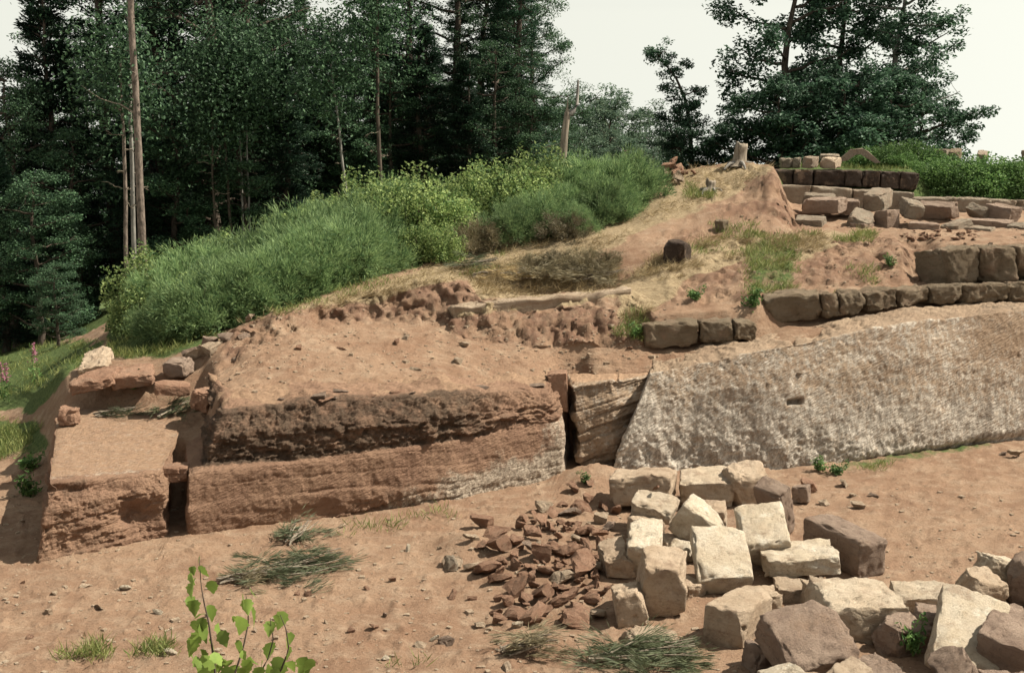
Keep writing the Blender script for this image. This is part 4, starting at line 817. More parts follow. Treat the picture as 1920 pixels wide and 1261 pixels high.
firA = fir('fir_tree', 14.5, 2.6, 1.0, 21, label=LF, dens=1.25); firB = fir('fir_tree', 11.0, 2.3, .5, 22, label=LF, dens=1.35); firC = fir('fir_tree', 16, 2.2, 2.5, 23, label=LF, dens=1.1)
bA = broadleaf('beech_tree', 13, 3.2, 1.2, 31, label=LB, nl=26, subs=8, per=120, clump=.62, leaf=.125); bB = broadleaf('beech_tree', 10, 2.7, .6, 32, label=LB, nl=22, subs=8, per=120, clump=.58, leaf=.125); bC = broadleaf('beech_tree', 15, 2.6, 3.0, 33, label=LB, nl=26, subs=7, per=120, clump=.58, leaf=.125, bark='bark')
first = set()
def tree(proto, px, D, s_=1., rz=None, sxy=1., z=None, label=None, group=GF):
    if group == GF and label is None:      # tell the parts of the wood apart
        kd = 'dark fir' if proto.name.startswith('fir') else 'leafy beech'; dp = 'at the edge of' if D < 48 else 'deep in'
        where, group = ('left of the three pale pine trunks', 'wood left of the pines') if px < 200 else ('right of the pale pine trunks', 'wood right of the pines') if px < 560 else ('above the light leafy bushes', 'middle of the wood')
        label = kd + ' ' + dp + ' the wood, ' + where
    loc = at(px, D, z); rz = rT.uniform(0, 6.28) if rz is None else rz
    if proto.name not in first:
        first.add(proto.name); proto.location = loc; proto.rotation_euler = (0, 0, rz); proto.scale = (s_ * sxy, s_ * sxy, s_)
        if group: proto['group'] = group
        if label: proto['label'] = label
        return proto
    return copy_tree(proto, loc, rz, (s_ * sxy, s_ * sxy, s_), label, group)
for t in [(firB, 95, 39, 1.0, .9), (firA, 205, 40, 1.02, 1.0), (bB, 20, 37, .82, .9), (firA, 300, 41, 1.0, 1.1), (bA, 395, 38, .98, 1.05), (firC, 335, 44, .95, 1.1), (bC, 475, 40, .88, 1.05), (firA, 445, 43, .86, 1.1), (bB, 520, 41, .72, 1.0),
          (firB, -60, 38, .9, 1.1), (bA, -140, 40, .8, 1.1), (firA, -230, 42, .9, 1.2), (bB, 140, 36.5, .55, 1.2), (bB, 330, 36, .5, 1.3), (firB, 250, 35.5, .42, 1.3), (bB, 60, 33, .45, 1.2), (firB, -10, 34, .5, 1.3), (bB, 455, 36, .45, 1.3), (firB, 530, 37, .5, 1.3),
          (bB, 625, 42, .70, 1.0), (firA, 570, 47, .62, 1.2), (firC, 705, 44, .74, 1.2), (bA, 660, 48, .62, 1.1), (firA, 770, 43, .80, 1.0), (bC, 845, 45, .78, 1.0), (firC, 905, 46, .68, 1.2), (firA, 965, 42, .66, 1.15), (bA, 995, 45, .60, .95), (bB, 930, 40, .52, 1.1), (firB, 800, 40, .55, 1.2), (bB, 735, 40, .5, 1.2), (bB, 640, 40, .42, 1.2), (firB, 870, 39, .42, 1.3), (bB, 1000, 40, .36, 1.3), (firB, 590, 40, .45, 1.2)]:
    tree(t[0], t[1], t[2], t[3], None, t[4])
for px in range(-320, 1010, 62):      # the wood goes on behind
    if 520 < px < 610: continue
    tree(rT.choice([firA, bA, firC, bC]), px + rT.uniform(-20, 20), rT.uniform(56, 70), rT.uniform(.62, .8) if px > 560 else rT.uniform(.8, 1.05), None, 1.25)
for px in range(-320, 1000, 48): tree(rT.choice([firB, bB]), px + rT.uniform(-20, 20), rT.uniform(48, 60), rT.uniform(.42, .6), None, 1.6)
# trees and thicket on the right
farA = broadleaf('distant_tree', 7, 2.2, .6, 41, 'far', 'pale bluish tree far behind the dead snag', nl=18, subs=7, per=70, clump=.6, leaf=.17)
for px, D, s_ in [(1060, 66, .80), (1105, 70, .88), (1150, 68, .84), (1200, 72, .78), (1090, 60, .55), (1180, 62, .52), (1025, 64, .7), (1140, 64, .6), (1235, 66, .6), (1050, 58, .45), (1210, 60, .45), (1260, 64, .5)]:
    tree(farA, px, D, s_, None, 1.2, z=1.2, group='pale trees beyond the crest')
slim = broadleaf('slender_tree', 9.2, 1.7, .5, 42, 'oak', 'slender tree leaning left at its top, left of the big oak', lean=(-2.2, 0), nl=20, subs=6, per=62, clump=.42, leaf=.16, bark='bark',
    trunk_pts=[(0, 0, -.6), (.05, 0, 1), (0, 0, 2.2), (-.1, 0, 3.6), (-.25, 0, 4.8), (-.5, 0, 5.8), (-1.0, 0, 6.8), (-1.6, 0, 7.5), (-2.0, 0, 8.0)], shape=.9)
tree(slim, 1296, 52, .72, 0, .95, z=2.2, group=None, label='slender tree leaning left at its top, left of the big oak')
b2 = broadleaf('bushy_tree', 5.2, 2.3, .3, 43, 'oak', 'low bushy tree below the slender leaning one', nl=16, subs=7, per=85, clump=.5, leaf=.16, bark='bark'); tree(b2, 1275, 50, .66, 0, .9, z=2.4, group=None)
oak = broadleaf('oak_tree', 13, 3.1, 3.0, 44, 'oak', 'big dark oak with spreading left limbs above the earth cliff', nl=22, subs=8, per=85, clump=.55, leaf=.19, bark='bark', trunk_pts=[(0, 0, -.6), (0, 0, 1.5), (.08, 0, 3), (-.05, 0, 4.4), (-.3, 0, 5.6), (-.2, 0, 7), (.1, 0, 8.5), (.2, 0, 10), (.1, 0, 12)], flat=.8)
tree(oak, 1478, 52, .96, 0, 1.0, z=2.2, group=None)
o2 = broadleaf('oak_tree', 12, 2.8, 1.0, 45, 'oak', 'dark tree between the big oak and the crooked beech', nl=26, subs=8, per=100, clump=.58, leaf=.18, bark='bark', flat=.8); tree(o2, 1575, 54, .95, 1., 1.0, z=2.2, group=None)
cr = broadleaf('beech_tree', 12.5, 2.6, .8, 46, 'oak', 'crooked-trunked beech at the right end of the trees', nl=26, subs=8, per=85, clump=.55, leaf=.18, bark='bark_g', trunk_pts=[(.3, 0, -.6), (.3, 0, 1), (.35, 0, 2.4), (.1, 0, 3.4), (-.35, 0, 4.4), (-.55, 0, 5.6), (-.4, 0, 7), (-.2, 0, 8.4), (-.1, 0, 10), (0, 0, 11.5)], flat=.6)
tree(cr, 1690, 52, .92, 0, 1.0, z=2.2, group=None)
b3 = broadleaf('bushy_tree', 5.6, 2.8, .3, 47, 'oak', 'low spreading tree at the foot of the crooked beech, reaching right', nl=18, subs=8, per=80, clump=.5, leaf=.16, bark='bark', flat=.4); tree(b3, 1728, 51, .86, 0, .95, z=2.3, group=None)
b4 = broadleaf('bushy_tree', 4.6, 2.5, .2, 48, 'oak', 'dark low tree under the big oak', nl=16, subs=8, per=90, clump=.5, leaf=.16, bark='bark'); tree(b4, 1455, 48, .9, 0, 1.1, z=2.4, group=None)
b5 = copy_tree(b4, at(1575, 48, 2.4), 2, (1.1, 1.1, 1.0), 'dark low tree behind the gable-shaped stone'); b6 = copy_tree(b2, at(1650, 49, 2.4), 2.5, (1.1, 1.1, .9), 'dark low tree between the gable-shaped stone and the crooked beech'); b7 = copy_tree(b4, at(1400, 50, 2.2), 4, (.9, .9, .7), 'dark low tree behind the crest stump')
b8 = copy_tree(b2, at(1525, 50, 2.4), 1.2, (1.0, 1.0, .9), 'dark low tree right of the foot of the big oak')
# pale pine trunks
def pine(px, D, H, rad, seed, label, lean=0., mat='pine', limbs=()):
    r = np.random.default_rng(seed); loc = at(px, D); e = empty('pine_tree', loc, label, 'tree')
    tp = wander((0, 0, -.5), (lean, 0, H), 16, .010, r); parts = [tube(tp, np.linspace(rad, rad * .5, 16), 10)]
    mk('trunk', *joinm(parts), M[mat], e)
    for z, a, ln, up in list(limbs) + [(r.uniform(H * .3, H * .95), r.uniform(0, 6.28), r.uniform(.15, .5), r.uniform(-.3, .4)) for _ in range(9)]:
        b = np.array([np.interp(z, tp[:, 2], tp[:, k]) for k in range(3)]); d = np.array([math.cos(a), math.sin(a) * .5, up])
        L_ = wander(b, b + d * ln, 7, .03, r); P_ = [tube(L_, np.linspace(.008 + .014 * ln, .004, 7), 5)]
        for q in range(2): P_.append(tube(np.array([L_[4 + q], L_[4 + q] + (d + r.normal(0, .5, 3)) * ln * .2]), [.01, .004], 4))
        mk('branch', *joinm(P_), M['wood'], e)
    if H > 7.5:     # crown above the frame
        C = np.array([lean, 0, H + .4]) + r.normal(0, 1, (3500, 3)) * np.array([.8, .8, .5]); V, F = leaves(C, r.normal(0, 1, (3500, 3)), r.normal(0, 1, (3500, 3)) + np.array([0, 0, 1]), .12, .03); mk('crown', V, F, M['fir'], e, smooth=False)
    else:           # leafy top
        C = np.array([lean, 0, H * .95]) + r.normal(0, 1, (3200, 3)) * np.array([.55, .55, .75]); V, F = leaves(C, r.normal(0, 1, (3200, 3)), r.normal(0, .4, (3200, 3)) + np.array([0, 0, 1]), .12, .07); mk('crown', V, F, M['beech'], e, smooth=False)
    return e
zb_ = at(264, 30).z; pine(264, 30, 11.5, .10, 1, 'thickest pale pine trunk with a long bare branch pointing left', limbs=[(pt(262, 30, 214)[2] - zb_, math.pi, 1.25, .52)])
pine(246, 32, 8.0, .065, 2, 'slightly bent grey pine trunk close left of the thickest one', mat='bark_g', lean=.15)
pine(228, 31, 6.0, .06, 3, 'thin pale pine trunk farthest left of the three', lean=.12)
for i, (px, D, H, rad) in enumerate([(402, 35, 4.6, .04), (434, 35.3, 5.6, .045), (466, 35.6, 5.4, .035), (453, 35.8, 4.8, .035), (660, 35, 4.6, .045), (712, 35.5, 6.2, .07)]):
    pine(px, D, H, rad, 50 + i, ['thin dark trunk at the wood edge, leftmost of the four beside the bushes', 'forked dark trunk at the wood edge above the broom', 'thin grey trunk at the wood edge, rightmost of the four', 'thin grey trunk at the wood edge next to the rightmost of four', 'thin crooked grey trunk in front of the middle of the wood', 'dark tall trunk in front of the middle of the wood'][i], mat='bark_g' if i in (2, 3, 4) else 'bark', lean=[0, -.2, 0, 0, -.5, 0][i])
# dead snag and stumps
e = empty('dead_snag', at(1053, 27.5), 'pale dead tree snag with one forked broken top, standing among the bushes', 'tree snag')
k = 27.5 / FPX; zb = e.location.z
def sp_(x, y): q = pt(x, 27.5, y); return q - np.array(e.location)
mk('trunk', *tube(np.array([(sp_(1050, 340)), sp_(1055, 300), sp_(1059, 250), sp_(1064, 212), sp_(1066, 205)]), [.10, .085, .075, .065, .03], 9), M['wood'], e)
mk('branch', *tube(np.array([sp_(1064, 216), sp_(1076, 208), sp_(1082, 196), sp_(1083, 172), sp_(1084, 150)]), [.06, .05, .035, .03, .02], 7), M['bark_g'], e)
mk('branch', *tube(np.array([sp_(1062, 214), sp_(1064, 200), sp_(1065, 180)]), [.04, .02, .006], 6), M['wood'], e)
def stump(px, py, h, rad, seed, label):
    r = np.random.default_rng(seed); p = hit(px, py); e = empty('tree_stump', p, label, 'stump')
    z = np.array([-.1, .0, .08, .3, .6, .85, 1.]) * h; V, F = tube(np.stack([z * .1, 0 * z, z], 1), np.array([1.9, 1.55, 1.2, 1.0, .95, 1., .9]) * rad, 14)
    V = V + np.stack([fbm(V, 6, 3, off=seed + q) for q in range(3)], 1) * .06; top = V[-14:]; top[:, 2] += r.normal(0, .12 * h, 14); V = np.vstack([V[:-14], top, top.mean(0) - np.array([[0, 0, .05]])]); n = len(V) - 1
    me = np.vstack([F, [[n - 14 + k, n - 14 + (k + 1) % 14, n, n] for k in range(14)]])
    Ft = np.array([[a, b, c] for a, b, c, d in me] + [[a, c, d] for a, b, c, d in me if c != d]); mk('trunk', V, Ft, M['wood'], e)
    for q in range(5):
        a = q * 1.26 + r.uniform(-.3, .3); mk('root', *tube(np.array([(0, 0, .12 * h), (math.cos(a) * rad * 2, math.sin(a) * rad * 2, .02), (math.cos(a) * rad * 3.2, math.sin(a) * rad * 3.2, -.1)]), [rad * .4, rad * .28, .02], 6), M['bark_g'], e)
    return e
stump(1386, 308, .42, .13, 1, 'jagged tree stump on the crest against the sky'); stump(1332, 356, .18, .09, 2, 'rooty broken stump on the dry slope below the crest stump')
# ------------------------------------------------------------------ shrubs
def dome(n, r, h, R, flat=.35):
    u = r.uniform(0, 1, n) ** .45; a = r.uniform(0, 6.283, n); el = np.arccos(r.uniform(0, 1, n)); k = np.stack([np.sin(el) * np.cos(a), np.sin(el) * np.sin(a), np.cos(el)], 1)
    k *= (1 + .55 * fbm(k, 2.6, 3, off=r.uniform(0, 99)))[:, None]
    return k * u[:, None] * np.array([R, R, h]), k
def shrub(name, kind, seed, n, h=1., R=.75, label='', cat='bush'):
    r = np.random.default_rng(seed); C, k = dome(n, r, h, R); e = empty(name, (0, 0, 0), label, cat)
    if kind in ('broom', 'dry'):
        # sprays: bundles of thin stems fanning out from one point, with gaps between the bundles
        ns = n // 110; O, ko = dome(ns, r, h * .86, R); O[:, 2] += .03; sd_ = unit(ko * np.array([.9, .9, .25]) + np.array([0, 0, .65]) + r.normal(0, .5, (ns, 3))); ln = r.uniform(.18, .46, ns)
        ix = np.repeat(np.arange(ns), 110); n = len(ix); d = unit(sd_[ix] + r.normal(0, .40, (n, 3))); C = O[ix] + d * (r.uniform(.05, 1, n) * ln[ix])[:, None]
        V, F = leaves(C, d + r.normal(0, .15, (n, 3)), r.normal(0, 1, (n, 3)), r.uniform(.06, .15, n), r.uniform(.007, .014, n), .1)
    else:
        d = r.normal(0, 1, (n, 3)) + k * .6; L = r.uniform(.035, .07, n) * (1.3 if kind == 'bramble' else 1); V, F = leaves(C, d, np.array([0, 0, 1.]) + r.normal(0, .7, (n, 3)), L, L * .72)
    mk('foliage', V, F, M[kind], e, smooth=False)
    T = [];
    for q in range(14):
        a = r.uniform(0, 6.28); b = np.array([math.cos(a) * R * .7, math.sin(a) * R * .7, h * .8]) * r.uniform(.5, 1); T.append(tube(wander((0, 0, -.1), b, 5, .03, r), np.linspace(.012, .004, 5), 4))
    mk('stem', *joinm(T), M['bark'], e)
    return e
used = set()
def plant(proto, px, D, h, wfac=1., label=None, group=None, z=None):
    loc = at(px, D, z); s_ = (h * wfac, h * wfac, h); rz = rT.uniform(0, 6.28)
    if proto.name not in used:
        used.add(proto.name); proto.location = loc; proto.scale = s_; proto.rotation_euler = (0, 0, rz)
        if label: proto['label'] = label
        if group: proto['group'] = group
        return proto
    return copy_tree(proto, loc, rz, s_, label, group)
bro = [shrub('broom_bush', 'broom', 60 + i, 30000) for i in range(3)]; bir = [shrub('leafy_bush', 'birch', 70 + i, 7000, R=.6) for i in range(3)]; bra = [shrub('bramble_bush', 'bramble', 80 + i, 7000, R=.95) for i in range(2)]; dryb = shrub('dry_bush', 'dry', 90, 14000, R=.9)
BR = ('dense green broom bush on the slope below the wood', 'broom bushes on the slope'); BI = ('yellow-green leafy bush among the broom on the slope', 'leafy bushes on the slope'); BRR = ('dark green broom bush near the crest, right of the dead snag', 'broom bushes near the crest')
for i, (px, D, h) in enumerate([(300, 20.2, .7), (345, 20.0, .95), (395, 20.1, 1.15), (450, 20.4, 1.1), (505, 20.7, 1.2), (565, 21.1, 1.15), (620, 21.6, 1.2), (672, 22.1, 1.15), (325, 21.5, 1.1), (385, 22, 1.2), (445, 22.5, 1.25), (515, 22.9, 1.4), (585, 23.3, 1.4), (655, 23.9, 1.3), (730, 24.4, 1.3), (425, 21.2, 1.05), (540, 21.9, 1.2), (600, 22.6, 1.25), (690, 22.9, 1.1)]): plant(bro[i % 3], px, D, h * .84, 1.0, 'dense green broom bush ' + ('at the left end of the bushes' if px < 420 else 'in the middle of the left bush bank' if px < 580 else 'before the light leafy bushes'), 'broom bushes on the slope')
for i, (px, D, h) in enumerate([(620, 25, 1.05), (680, 25, 1.2), (740, 25, 1.0), (800, 24.4, 1.3), (700, 23.6, .95), (760, 23.5, 1.25), (835, 23.6, 1.1), (560, 24.2, 1.05), (900, 25.4, 1.2), (960, 25.6, 1.1), (1000, 25.4, 1.3), (1040, 26, 1.0), (870, 24.8, 1.0), (250, 21.0, .8), (272, 22.0, 1.15), (780, 22.6, .7), (830, 22.4, .6), (985, 24.6, 1.1), (1025, 24.6, 1.0), (640, 24.2, 1.05), (720, 24.2, 1.0), (510, 23.6, 1.1), (470, 21.0, .7), (590, 21.2, .75), (360, 20.6, .8), (655, 21.7, .7), (420, 23, 1.05), (760, 24.2, .95)]): plant(bir[i % 3], px, D, h, 1.05, 'yellow-green leafy bush ' + ('at the left end of the broom' if px < 300 else 'among the broom left of the light bushes' if px < 600 else 'in the bush bank above the eroded earth bank' if px < 850 else 'near the dead snag'), BI[1])
for i, (px, D, h) in enumerate([(1085, 25.4, 1.1), (1130, 25.6, 1.1), (1175, 25.8, 1.05), (1120, 24.6, .8), (1005, 23.9, .9), (955, 23.4, .75), (1060, 24.6, .75), (1155, 24.9, .75), (1080, 23.6, .55)]): plant(bro[i % 3], px, D, h, .88, *BRR)
for i, px in enumerate(range(318, 700, 25)): plant(bir[i % 3], px + rT.uniform(-8, 8), np.interp(px, [300, 700], [19.75, 21.6]) + rT.uniform(-.1, .3), rT.uniform(.28, .55), 1.1, 'low leafy tuft at the front foot of the broom bushes', 'leafy tufts before the broom')
for px, D, h in [(885, 23.0, .6), (1060, 23.2, .5), (920, 23.4, .5), (1045, 21.9, .3), (1095, 21.7, .36), (1000, 22.0, .24), (1138, 21.7, .28)]: plant(dryb, px, D, h, 1.1, 'brown dry bush on the slope between the leafy bushes and the mound', 'dry bushes on the slope')
for i, (px, D, h) in enumerate([(1775, 28.2, .62), (1825, 28.0, .7), (1875, 28.1, .68), (1920, 28.0, .72), (1965, 28.2, .7), (1800, 27.7, .5), (1850, 27.6, .5), (1900, 27.6, .5), (1755, 28.6, .55)]): plant(bra[i % 2], px, D, h, 1.35, 'bright green bramble bush along the stone kerb at right', 'brambles along the kerb')
for i, (px, D, h) in enumerate([(1660, 29.6, .5), (1700, 29.8, .6), (1735, 29.6, .55), (1620, 29.9, .45), (1690, 29.2, .35)]): plant(bra[i % 2], px, D, h, 1.3, 'green bush on top of the dark wall right of the gable-shaped stone', 'bushes on the wall top')
copy_tree(bB, at(95, 27), 1., (.22, .22, .18), 'small bush at the far left by the wood edge, darkened to look shaded').pop('group', None)  # dark beech foliage puts the shade on this bush into its colour
def weedm(seed):
    r = np.random.default_rng(seed); e = empty('weed', (0, 0, 0), 'weed', 'weed'); C = []; D_ = []; T = []
    for k in range(9):
        a = r.uniform(0, 6.28); tip = np.array([math.cos(a) * r.uniform(.1, .6), math.sin(a) * r.uniform(.1, .6), r.uniform(.35, 1.05)]); L_ = wander((0, 0, -.05), tip, 6, .02, r); T.append(tube(L_, np.linspace(.014, .006, 6), 4))
        m = 22; t = r.uniform(.25, 1, m); q = np.stack([np.interp(t, np.linspace(0, 1, 6), L_[:, i]) for i in range(3)], 1) + r.normal(0, .09, (m, 3)); C.append(q); D_.append(r.normal(0, 1, (m, 3)) + np.array([0, 0, .2]))
    C, D_ = np.concatenate(C), np.concatenate(D_); V, F = leaves(C, D_, np.array([0, 0, 1.]) + r.normal(0, .5, (len(C), 3)), r.uniform(.14, .3, len(C)), r.uniform(.07, .14, len(C))); mk('foliage', V, F, M['bramble'], e, smooth=False); mk('stem', *joinm(T), M['bramble'], e); return e
wds = [weedm(400 + i) for i in range(3)]; wk = [0]
for px, py, h, lb in [(250, 728, .32, 'small green bush growing before the terrace slab'), (1230, 640, .18, 'small weed at the left end of the short ashlar row'), (1190, 632, .22, 'leafy weed left of the short ashlar row'), (1305, 562, .25, 'leafy weed above the short ashlar row'), (1415, 575, .3, 'leafy weed at the left end of the long ashlar row'), (1095, 905, .16, 'green weed at the foot of the cleft'), (1572, 890, .22, 'upright weed at the foot of the grey rock face'), (1535, 882, .2, 'leafy weed at the foot of the grey face left of the upright one'), (1668, 500, .22, 'small weed left of the largest ashlar blocks'), (60, 880, .3, 'dark weed beside the left end of the low ledge'), (50, 930, .3, 'weed in the shade left of the low ledge')]:
    p = hit(px, py); q = copy_tree(wds[wk[0] % 3], p, rT.uniform(0, 6), (h * 1.2, h * 1.2, h), lb); wk[0] += 1
copy_tree(wds[0], Vector(pt(1712, 10.55, .08)), 1, (.26, .26, .34), 'small leafy plant in the dark hollow between the blocks')
for e_ in wds:
    for c_ in list(e_.children): bpy.data.objects.remove(c_)
    bpy.data.objects.remove(e_)
# cut broom lying about
def brush(px, py, L, Wd, h, seed, mat, ang, label, n=2600, hang=0.):
    r = np.random.default_rng(seed); p = hit(px, py); ns = max(8, n // 70); t = r.uniform(-.5, .5, ns) * r.uniform(.5, 1.15, ns); wv = r.normal(0, .30, ns) * (1.05 - np.abs(t)); O = np.stack([t * L, wv * Wd, h * np.clip(1 - (2 * t) ** 2, 0, 1) * r.uniform(0, 1, ns) * np.exp(-(wv * 2) ** 2) + .015], 1)
    sd_ = unit(np.stack([r.choice([-.6, 1, 1], ns), r.normal(0, .6, ns), r.normal(.12, .16, ns)], 1)); ix = np.repeat(np.arange(ns), 70); n = len(ix); d = unit(sd_[ix] + r.normal(0, .22, (n, 3)) * np.array([1, 1, .5])); C = O[ix] + d * (r.uniform(0, .3, n) * r.uniform(.4, 1.2, ns)[ix])[:, None]; C[:, 2] = np.abs(C[:, 2] - .01) + .01
    V, F = leaves(C, d, r.normal(0, 1, (n, 3)), r.uniform(.05, .14, n), r.uniform(.004, .008, n), .1)
    e = empty('brush_pile', p, label, 'brush pile', rz=ang); mk('foliage', V, F, M[mat], e, smooth=False)
    T = [tube(wander((-L * .45, r.normal(0, .08) * Wd, .03), (L * .5, r.normal(0, .2) * Wd, .08 + h * .4), 6, .02, r), np.linspace(.012, .004, 6), 4) for q in range(7)]; mk('twig', *joinm(T), M['wood'], e)
brush(545, 1075, 1.15, .9, .22, 1, 'cut', .35, 'heap of cut green broom lying before the long ledge', 5200); brush(560, 1010, .5, .4, .2, 2, 'cut', 1.2, 'tuft of cut broom against the foot of the long ledge', 1800); brush(455, 1090, .5, .5, .1, 3, 'dry', .2, 'greyish dry twigs left of the cut broom heap', 1200)
brush(215, 779, .55, .3, .06, 4, 'cut', .15, 'small cut broom spray lying on the flat ledge top', 700); brush(325, 778, .5, .5, .2, 5, 'cut', 1.0, 'broom spray hanging at the right rim of the low ledge', 1500)
brush(1200, 1242, .95, .8, .16, 6, 'cut', .0, 'green broom clump at the bottom edge before the step-like block', 6000); brush(985, 1222, .45, .5, .2, 7, 'dry', .3, 'greyish dry twig clump at the bottom edge', 2000)
brush(1030, 520, 1.3, 1.0, .3, 8, 'dry', .2, 'brown cut brush in the trench behind the earth mound', 9000); brush(1115, 528, .9, .9, .3, 9, 'dry', -.3, 'dark cut brush at the right end of the trench', 6000); brush(935, 520, 1.0, .8, .18, 10, 'straw', .1, 'withered cut grass in the trench behind the mound', 2200); brush(890, 502, .8, .6, .22, 11, 'cut', .2, 'green tuft on the brow above the trench', 2200)
# flowers
def flower(px, py, h, seed, label, group=None, big=1.):
    r = np.random.default_rng(seed); p = hit(px, py)
    if p is None: return
    e = empty('flower', p, label, 'flower', group); mk('stem', *tube(wander((0, 0, -.05), (r.normal(0, .05), 0, h), 6, .01, r), np.linspace(.008, .004, 6), 5), M['bramble'], e)
    n = 46; t = r.uniform(.5, 1, n); C = np.stack([r.normal(0, .035, n) * (1.15 - t) * 2, r.normal(0, .035, n) * (1.15 - t) * 2, t * h], 1); V, F = leaves(C, np.stack([r.normal(0, 1, n), r.normal(0, 1, n), np.full(n, -.5)], 1), r.normal(0, 1, (n, 3)), .055 * big, .035 * big); mk('petals', V, F, M['pink'], e, smooth=False)
    n = 24; C = np.stack([r.normal(0, .06, n), r.normal(0, .06, n), r.uniform(.02, .5, n) * h], 1); V, F = leaves(C, r.normal(0, 1, (n, 3)), np.array([0, 0, 1]) + r.normal(0, .4, (n, 3)), .11, .04); mk('leaf', V, F, M['bramble'], e, smooth=False)
for i, (x, y, h) in enumerate([(334, 588, .55), (298, 590, .5)]): flower(x, y, h, i, ['pink foxglove spike before the left end of the broom', 'pale pink foxglove left of the brighter one'][i])
for i in range(3): flower(rT.uniform(-30, 90), rT.uniform(700, 770), rT.uniform(.5, .75), 20 + i, 'pink willowherb flower in the green patch at the far left', 'pink flowers at the far left', .9)
flower(840, 400, 1.3, 50, 'pink foxglove rising above the leafy bushes'); flower(1172, 372, 1.0, 51, 'pink foxglove beside the crest bushes')
# ------------------------------------------------------------------ grass: uncountable blades
def blades(name, mat, regs, label, L, W, lay, seed, tuft=7, spread=.05):
    r = np.random.default_rng(seed); C = []; D_ = []; Ls = []
    for pts, n in regs:
        pts = np.array(pts, float); lo, hi = pts.min(0), pts.max(0); got = 0
        while got < n:
            x, y = r.uniform(lo[0], hi[0]), r.uniform(lo[1], hi[1]); got += 1; ins = False
            for a, b in zip(pts, np.roll(pts, -1, 0)):
                if (a[1] > y) != (b[1] > y) and x < (b[0] - a[0]) * (y - a[1]) / (b[1] - a[1]) + a[0]: ins = not ins
            if not ins: continue
            v = Vector(ray(x, y)); h = bvh.ray_cast(Vector((0, 0, CH)) + v * 7.5, v.normalized(), 80)
            if h[0] is None or fbm(np.array([[*h[0]]]), 1.6, 2, off=seed * 3.)[0] < -.08: continue
            k = tuft; l_ = r.uniform(*L, k) * r.uniform(.6, 1.2); d = r.normal(0, 1, (k, 3)); d[:, 2] = np.abs(d[:, 2]) * .3 + (1 - lay) * 1.6; d[:, 0] += lay * 1.2; d = unit(d)
            C.append(np.array(h[0]) + np.append(r.normal(0, spread, (k, 2)), np.full((k, 1), .005), 1) + d * l_[:, None] * .45); D_.append(d); Ls.append(l_)
    C, D_, Ls = map(np.concatenate, (C, D_, Ls)); V, F = leaves(C, D_, r.normal(0, 1, (len(C), 3)), Ls, r.uniform(*W, len(C)), .1)
    o = mk(name, V, F, M[mat], smooth=False); o['kind'] = 'stuff'; tag(o, label, 'grass')
blades('dry_grass', 'straw', [(p, n) for p, n in zip(STRAW, (7000, 1200, 3200, 700, 1500))] + [([(380, 640), (520, 590), (700, 552), (850, 528), (850, 520), (700, 545), (520, 583), (380, 632)], 900)], 'dry yellow straw and cut grass on the slope', (.08, .26), (.005, .010), .75, 1)
blades('green_grass', 'grass', [([(205, 560), (320, 560), (400, 630), (300, 670), (205, 675)], 1500), ([(-100, 640), (200, 640), (120, 720), (-100, 780)], 1500), ([(-60, 790), (80, 780), (95, 830), (10, 862), (-60, 880)], 900), ([(1390, 435), (1490, 445), (1500, 540), (1400, 560)], 700), ([(1560, 560), (1590, 500), (1640, 500), (1640, 545)], 160), ([(1480, 440), (1640, 436), (1640, 456), (1480, 456)], 400), ([(1330, 340), (1340, 375), (1280, 375), (1290, 345)], 240),
    ([(1300, 420), (1420, 420), (1420, 470), (1290, 500)], 300), ([(860, 490), (940, 480), (930, 515), (865, 520)], 200), ([(1180, 580), (1215, 590), (1200, 640), (1150, 630)], 160), ([(500, 585), (700, 525), (760, 520), (700, 545), (520, 597)], 500), ([(1480, 318), (1760, 322), (1760, 312), (1480, 308)], 600), ([(1720, 362), (1920, 366), (1920, 350), (1720, 350)], 600), ([(1460, 892), (1680, 868), (1660, 885), (1480, 900)], 160),
    ([(100, 1215), (190, 1210), (200, 1235), (110, 1235)], 120), ([(250, 1210), (320, 1210), (310, 1230), (250, 1230)], 60), ([(700, 1195), (800, 1195), (790, 1250), (720, 1250)], 50), ([(640, 985), (860, 950), (860, 985), (640, 1010)], 90), ([(1235, 1165), (1300, 1160), (1300, 1172), (1240, 1175)], 60)], 'short green grass in patches over the site', (.06, .2), (.006, .012), .25, 2)
# ------------------------------------------------------------------ young birch close to the viewer, every leaf a part
SD = 4.35; base = Vector((pt(440, SD, 1.2)[0], SD, 0)); base.z = drop(base.x, SD, False)
sap = empty('birch_sapling', base, 'bright green young birch sapling at the bottom edge, nearest the viewer', 'sapling'); r = np.random.default_rng(77)
def zp(x, y, d=0.): return pt(340 + x / 5.707, SD + d, 1040 + y / 5.707) - np.array(base)
stems = [[zp(190, 20), zp(212, 330), zp(245, 520), zp(290, 700), zp(330, 1000), zp(380, 1400)], [zp(690, 420, .1), zp(715, 560, .1), zp(715, 740, .1), zp(660, 1000, .08), zp(560, 1300, .05)], [zp(1060, 640, -.1), zp(1120, 790, -.1), zp(1150, 1000, -.08), zp(1060, 1250, -.05), zp(800, 1500, 0)], [zp(1300, 1130, .05), zp(1270, 1300, .05), zp(1000, 1600, 0)], [zp(950, 690, 0), zp(985, 900, 0), zp(930, 1100, 0), zp(740, 1450, 0)]]
for st in stems:
    st = st + [np.array([0, 0, .2]) + r.normal(0, .03, 3), np.array([r.normal(0, .03), r.normal(0, .03), -.05])]
    t = np.linspace(0, 1, len(st)); tt = np.linspace(0, 1, 26); q = np.stack([np.interp(tt, t, np.array(st)[:, k]) for k in range(3)], 1); mk('stem', *tube(q, np.linspace(.0012, .0055, 26), 6), M['bark'], sap)
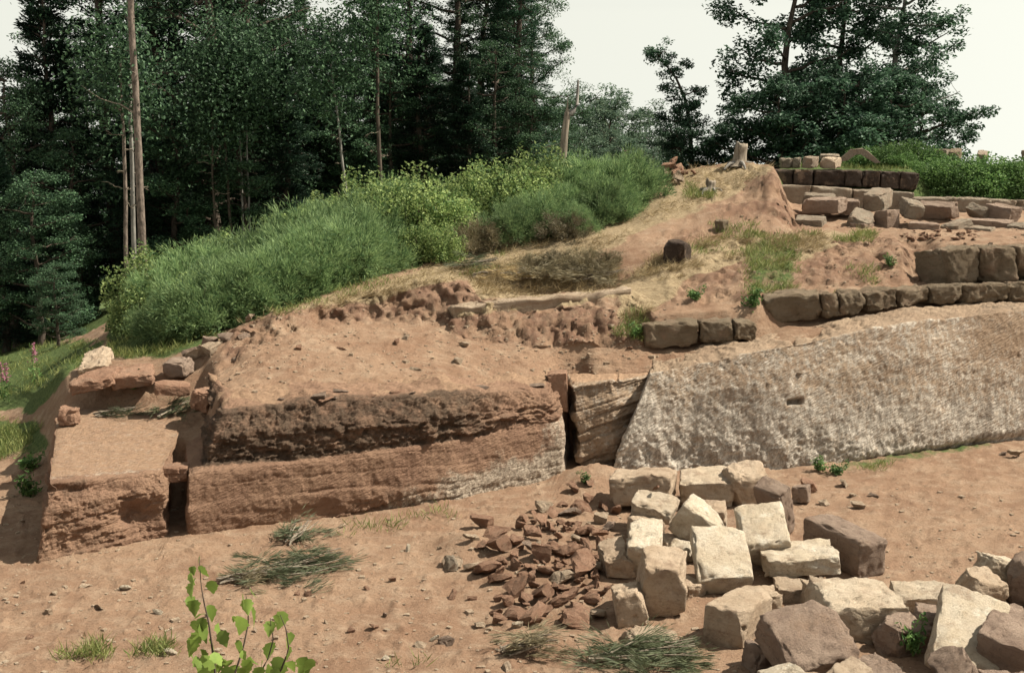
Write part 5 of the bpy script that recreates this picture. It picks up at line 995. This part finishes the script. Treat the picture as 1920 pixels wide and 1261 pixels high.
LF_ = [(190, 50, .5), (225, 175, .9), (120, 165, .6), (110, 245, .9), (130, 300, .8), (110, 370, 1), (330, 340, 1), (105, 500, .9), (130, 560, 1.1), (205, 640, 1), (320, 610, 1.1), (220, 740, 1), (150, 760, .9), (650, 490, 1), (705, 545, 1), (770, 650, 1.3), (640, 740, 1.3), (570, 680, .5), (760, 400, .8), (1070, 690, 1.2), (950, 780, 1.0), (1020, 680, .6), (240, 830, 1.4), (410, 800, 1), (450, 890, 1.1), (150, 900, 1.1), (100, 980, 1.2), (110, 1060, 1.0), (940, 1010, 1.2), (1165, 920, 1.2), (620, 980, 1.0), (670, 1070, .7), (1130, 1060, 1.1), (1170, 1180, 1), (330, 970, 1.1), (230, 1080, 1.1), (380, 1110, 1.1), (250, 1180, 1.5), (480, 1160, 1.1), (320, 1230, 1.3), (700, 1190, 1.1), (770, 1130, .9), (860, 1180, .8), (1030, 1170, 1.1), (1060, 1230, 1), (1310, 1190, 1.4), (1370, 1170, .9), (930, 1240, 1), (560, 1220, 1), (640, 1240, .9), (420, 1200, 1.1), (180, 1150, 1.), (830, 1260, 1.), (1260, 1250, 1.1), (480, 1280, 1.2), (980, 1290, 1.2)]
half = [(.0, 0.), (.14, .03), (.29, .11), (.37, .24), (.40, .36), (.36, .50), (.29, .63), (.20, .77), (.10, .90), (0, 1.06)]
lm = []
for v_ in range(6):
    rr = np.random.default_rng(600 + v_); cu = rr.uniform(-.5, .5); fo = rr.uniform(.15, .6); VL = []
    for k_, (wv, al) in enumerate(half):
        wv = wv * (1 + .12 * (-1) ** k_); zc = cu * al * al * .5
        VL += [(0, al, zc), (wv, al, zc + fo * wv), (-wv, al, zc + fo * wv)]
    FL = []
    for k_ in range(len(half) - 1):
        a = 3 * k_; b = a + 3; FL += [[a, a + 1, b + 1, b], [a, b, b + 2, a + 2]]
    o = mk('leaf', np.array(VL) * .056, FL, M['sapling']); lm.append(o.data); bpy.data.objects.remove(o)
for i, (x, y, s_) in enumerate(LF_):
    o = bpy.data.objects.new('leaf', lm[i % 6]); col.objects.link(o); o.parent = sap; d = r.uniform(-.1, .1); c = zp(x, y, d)
    aim = Vector((r.normal(0, .5), r.normal(0, .5), -1)).normalized(); q = aim.to_track_quat('Y', 'Z') @ Euler((0, r.uniform(0, 6.28), 0)).to_quaternion()
    o.rotation_euler = q.to_euler(); o.scale = (s_,) * 3; o.location = Vector(c) - aim * .026 * s_
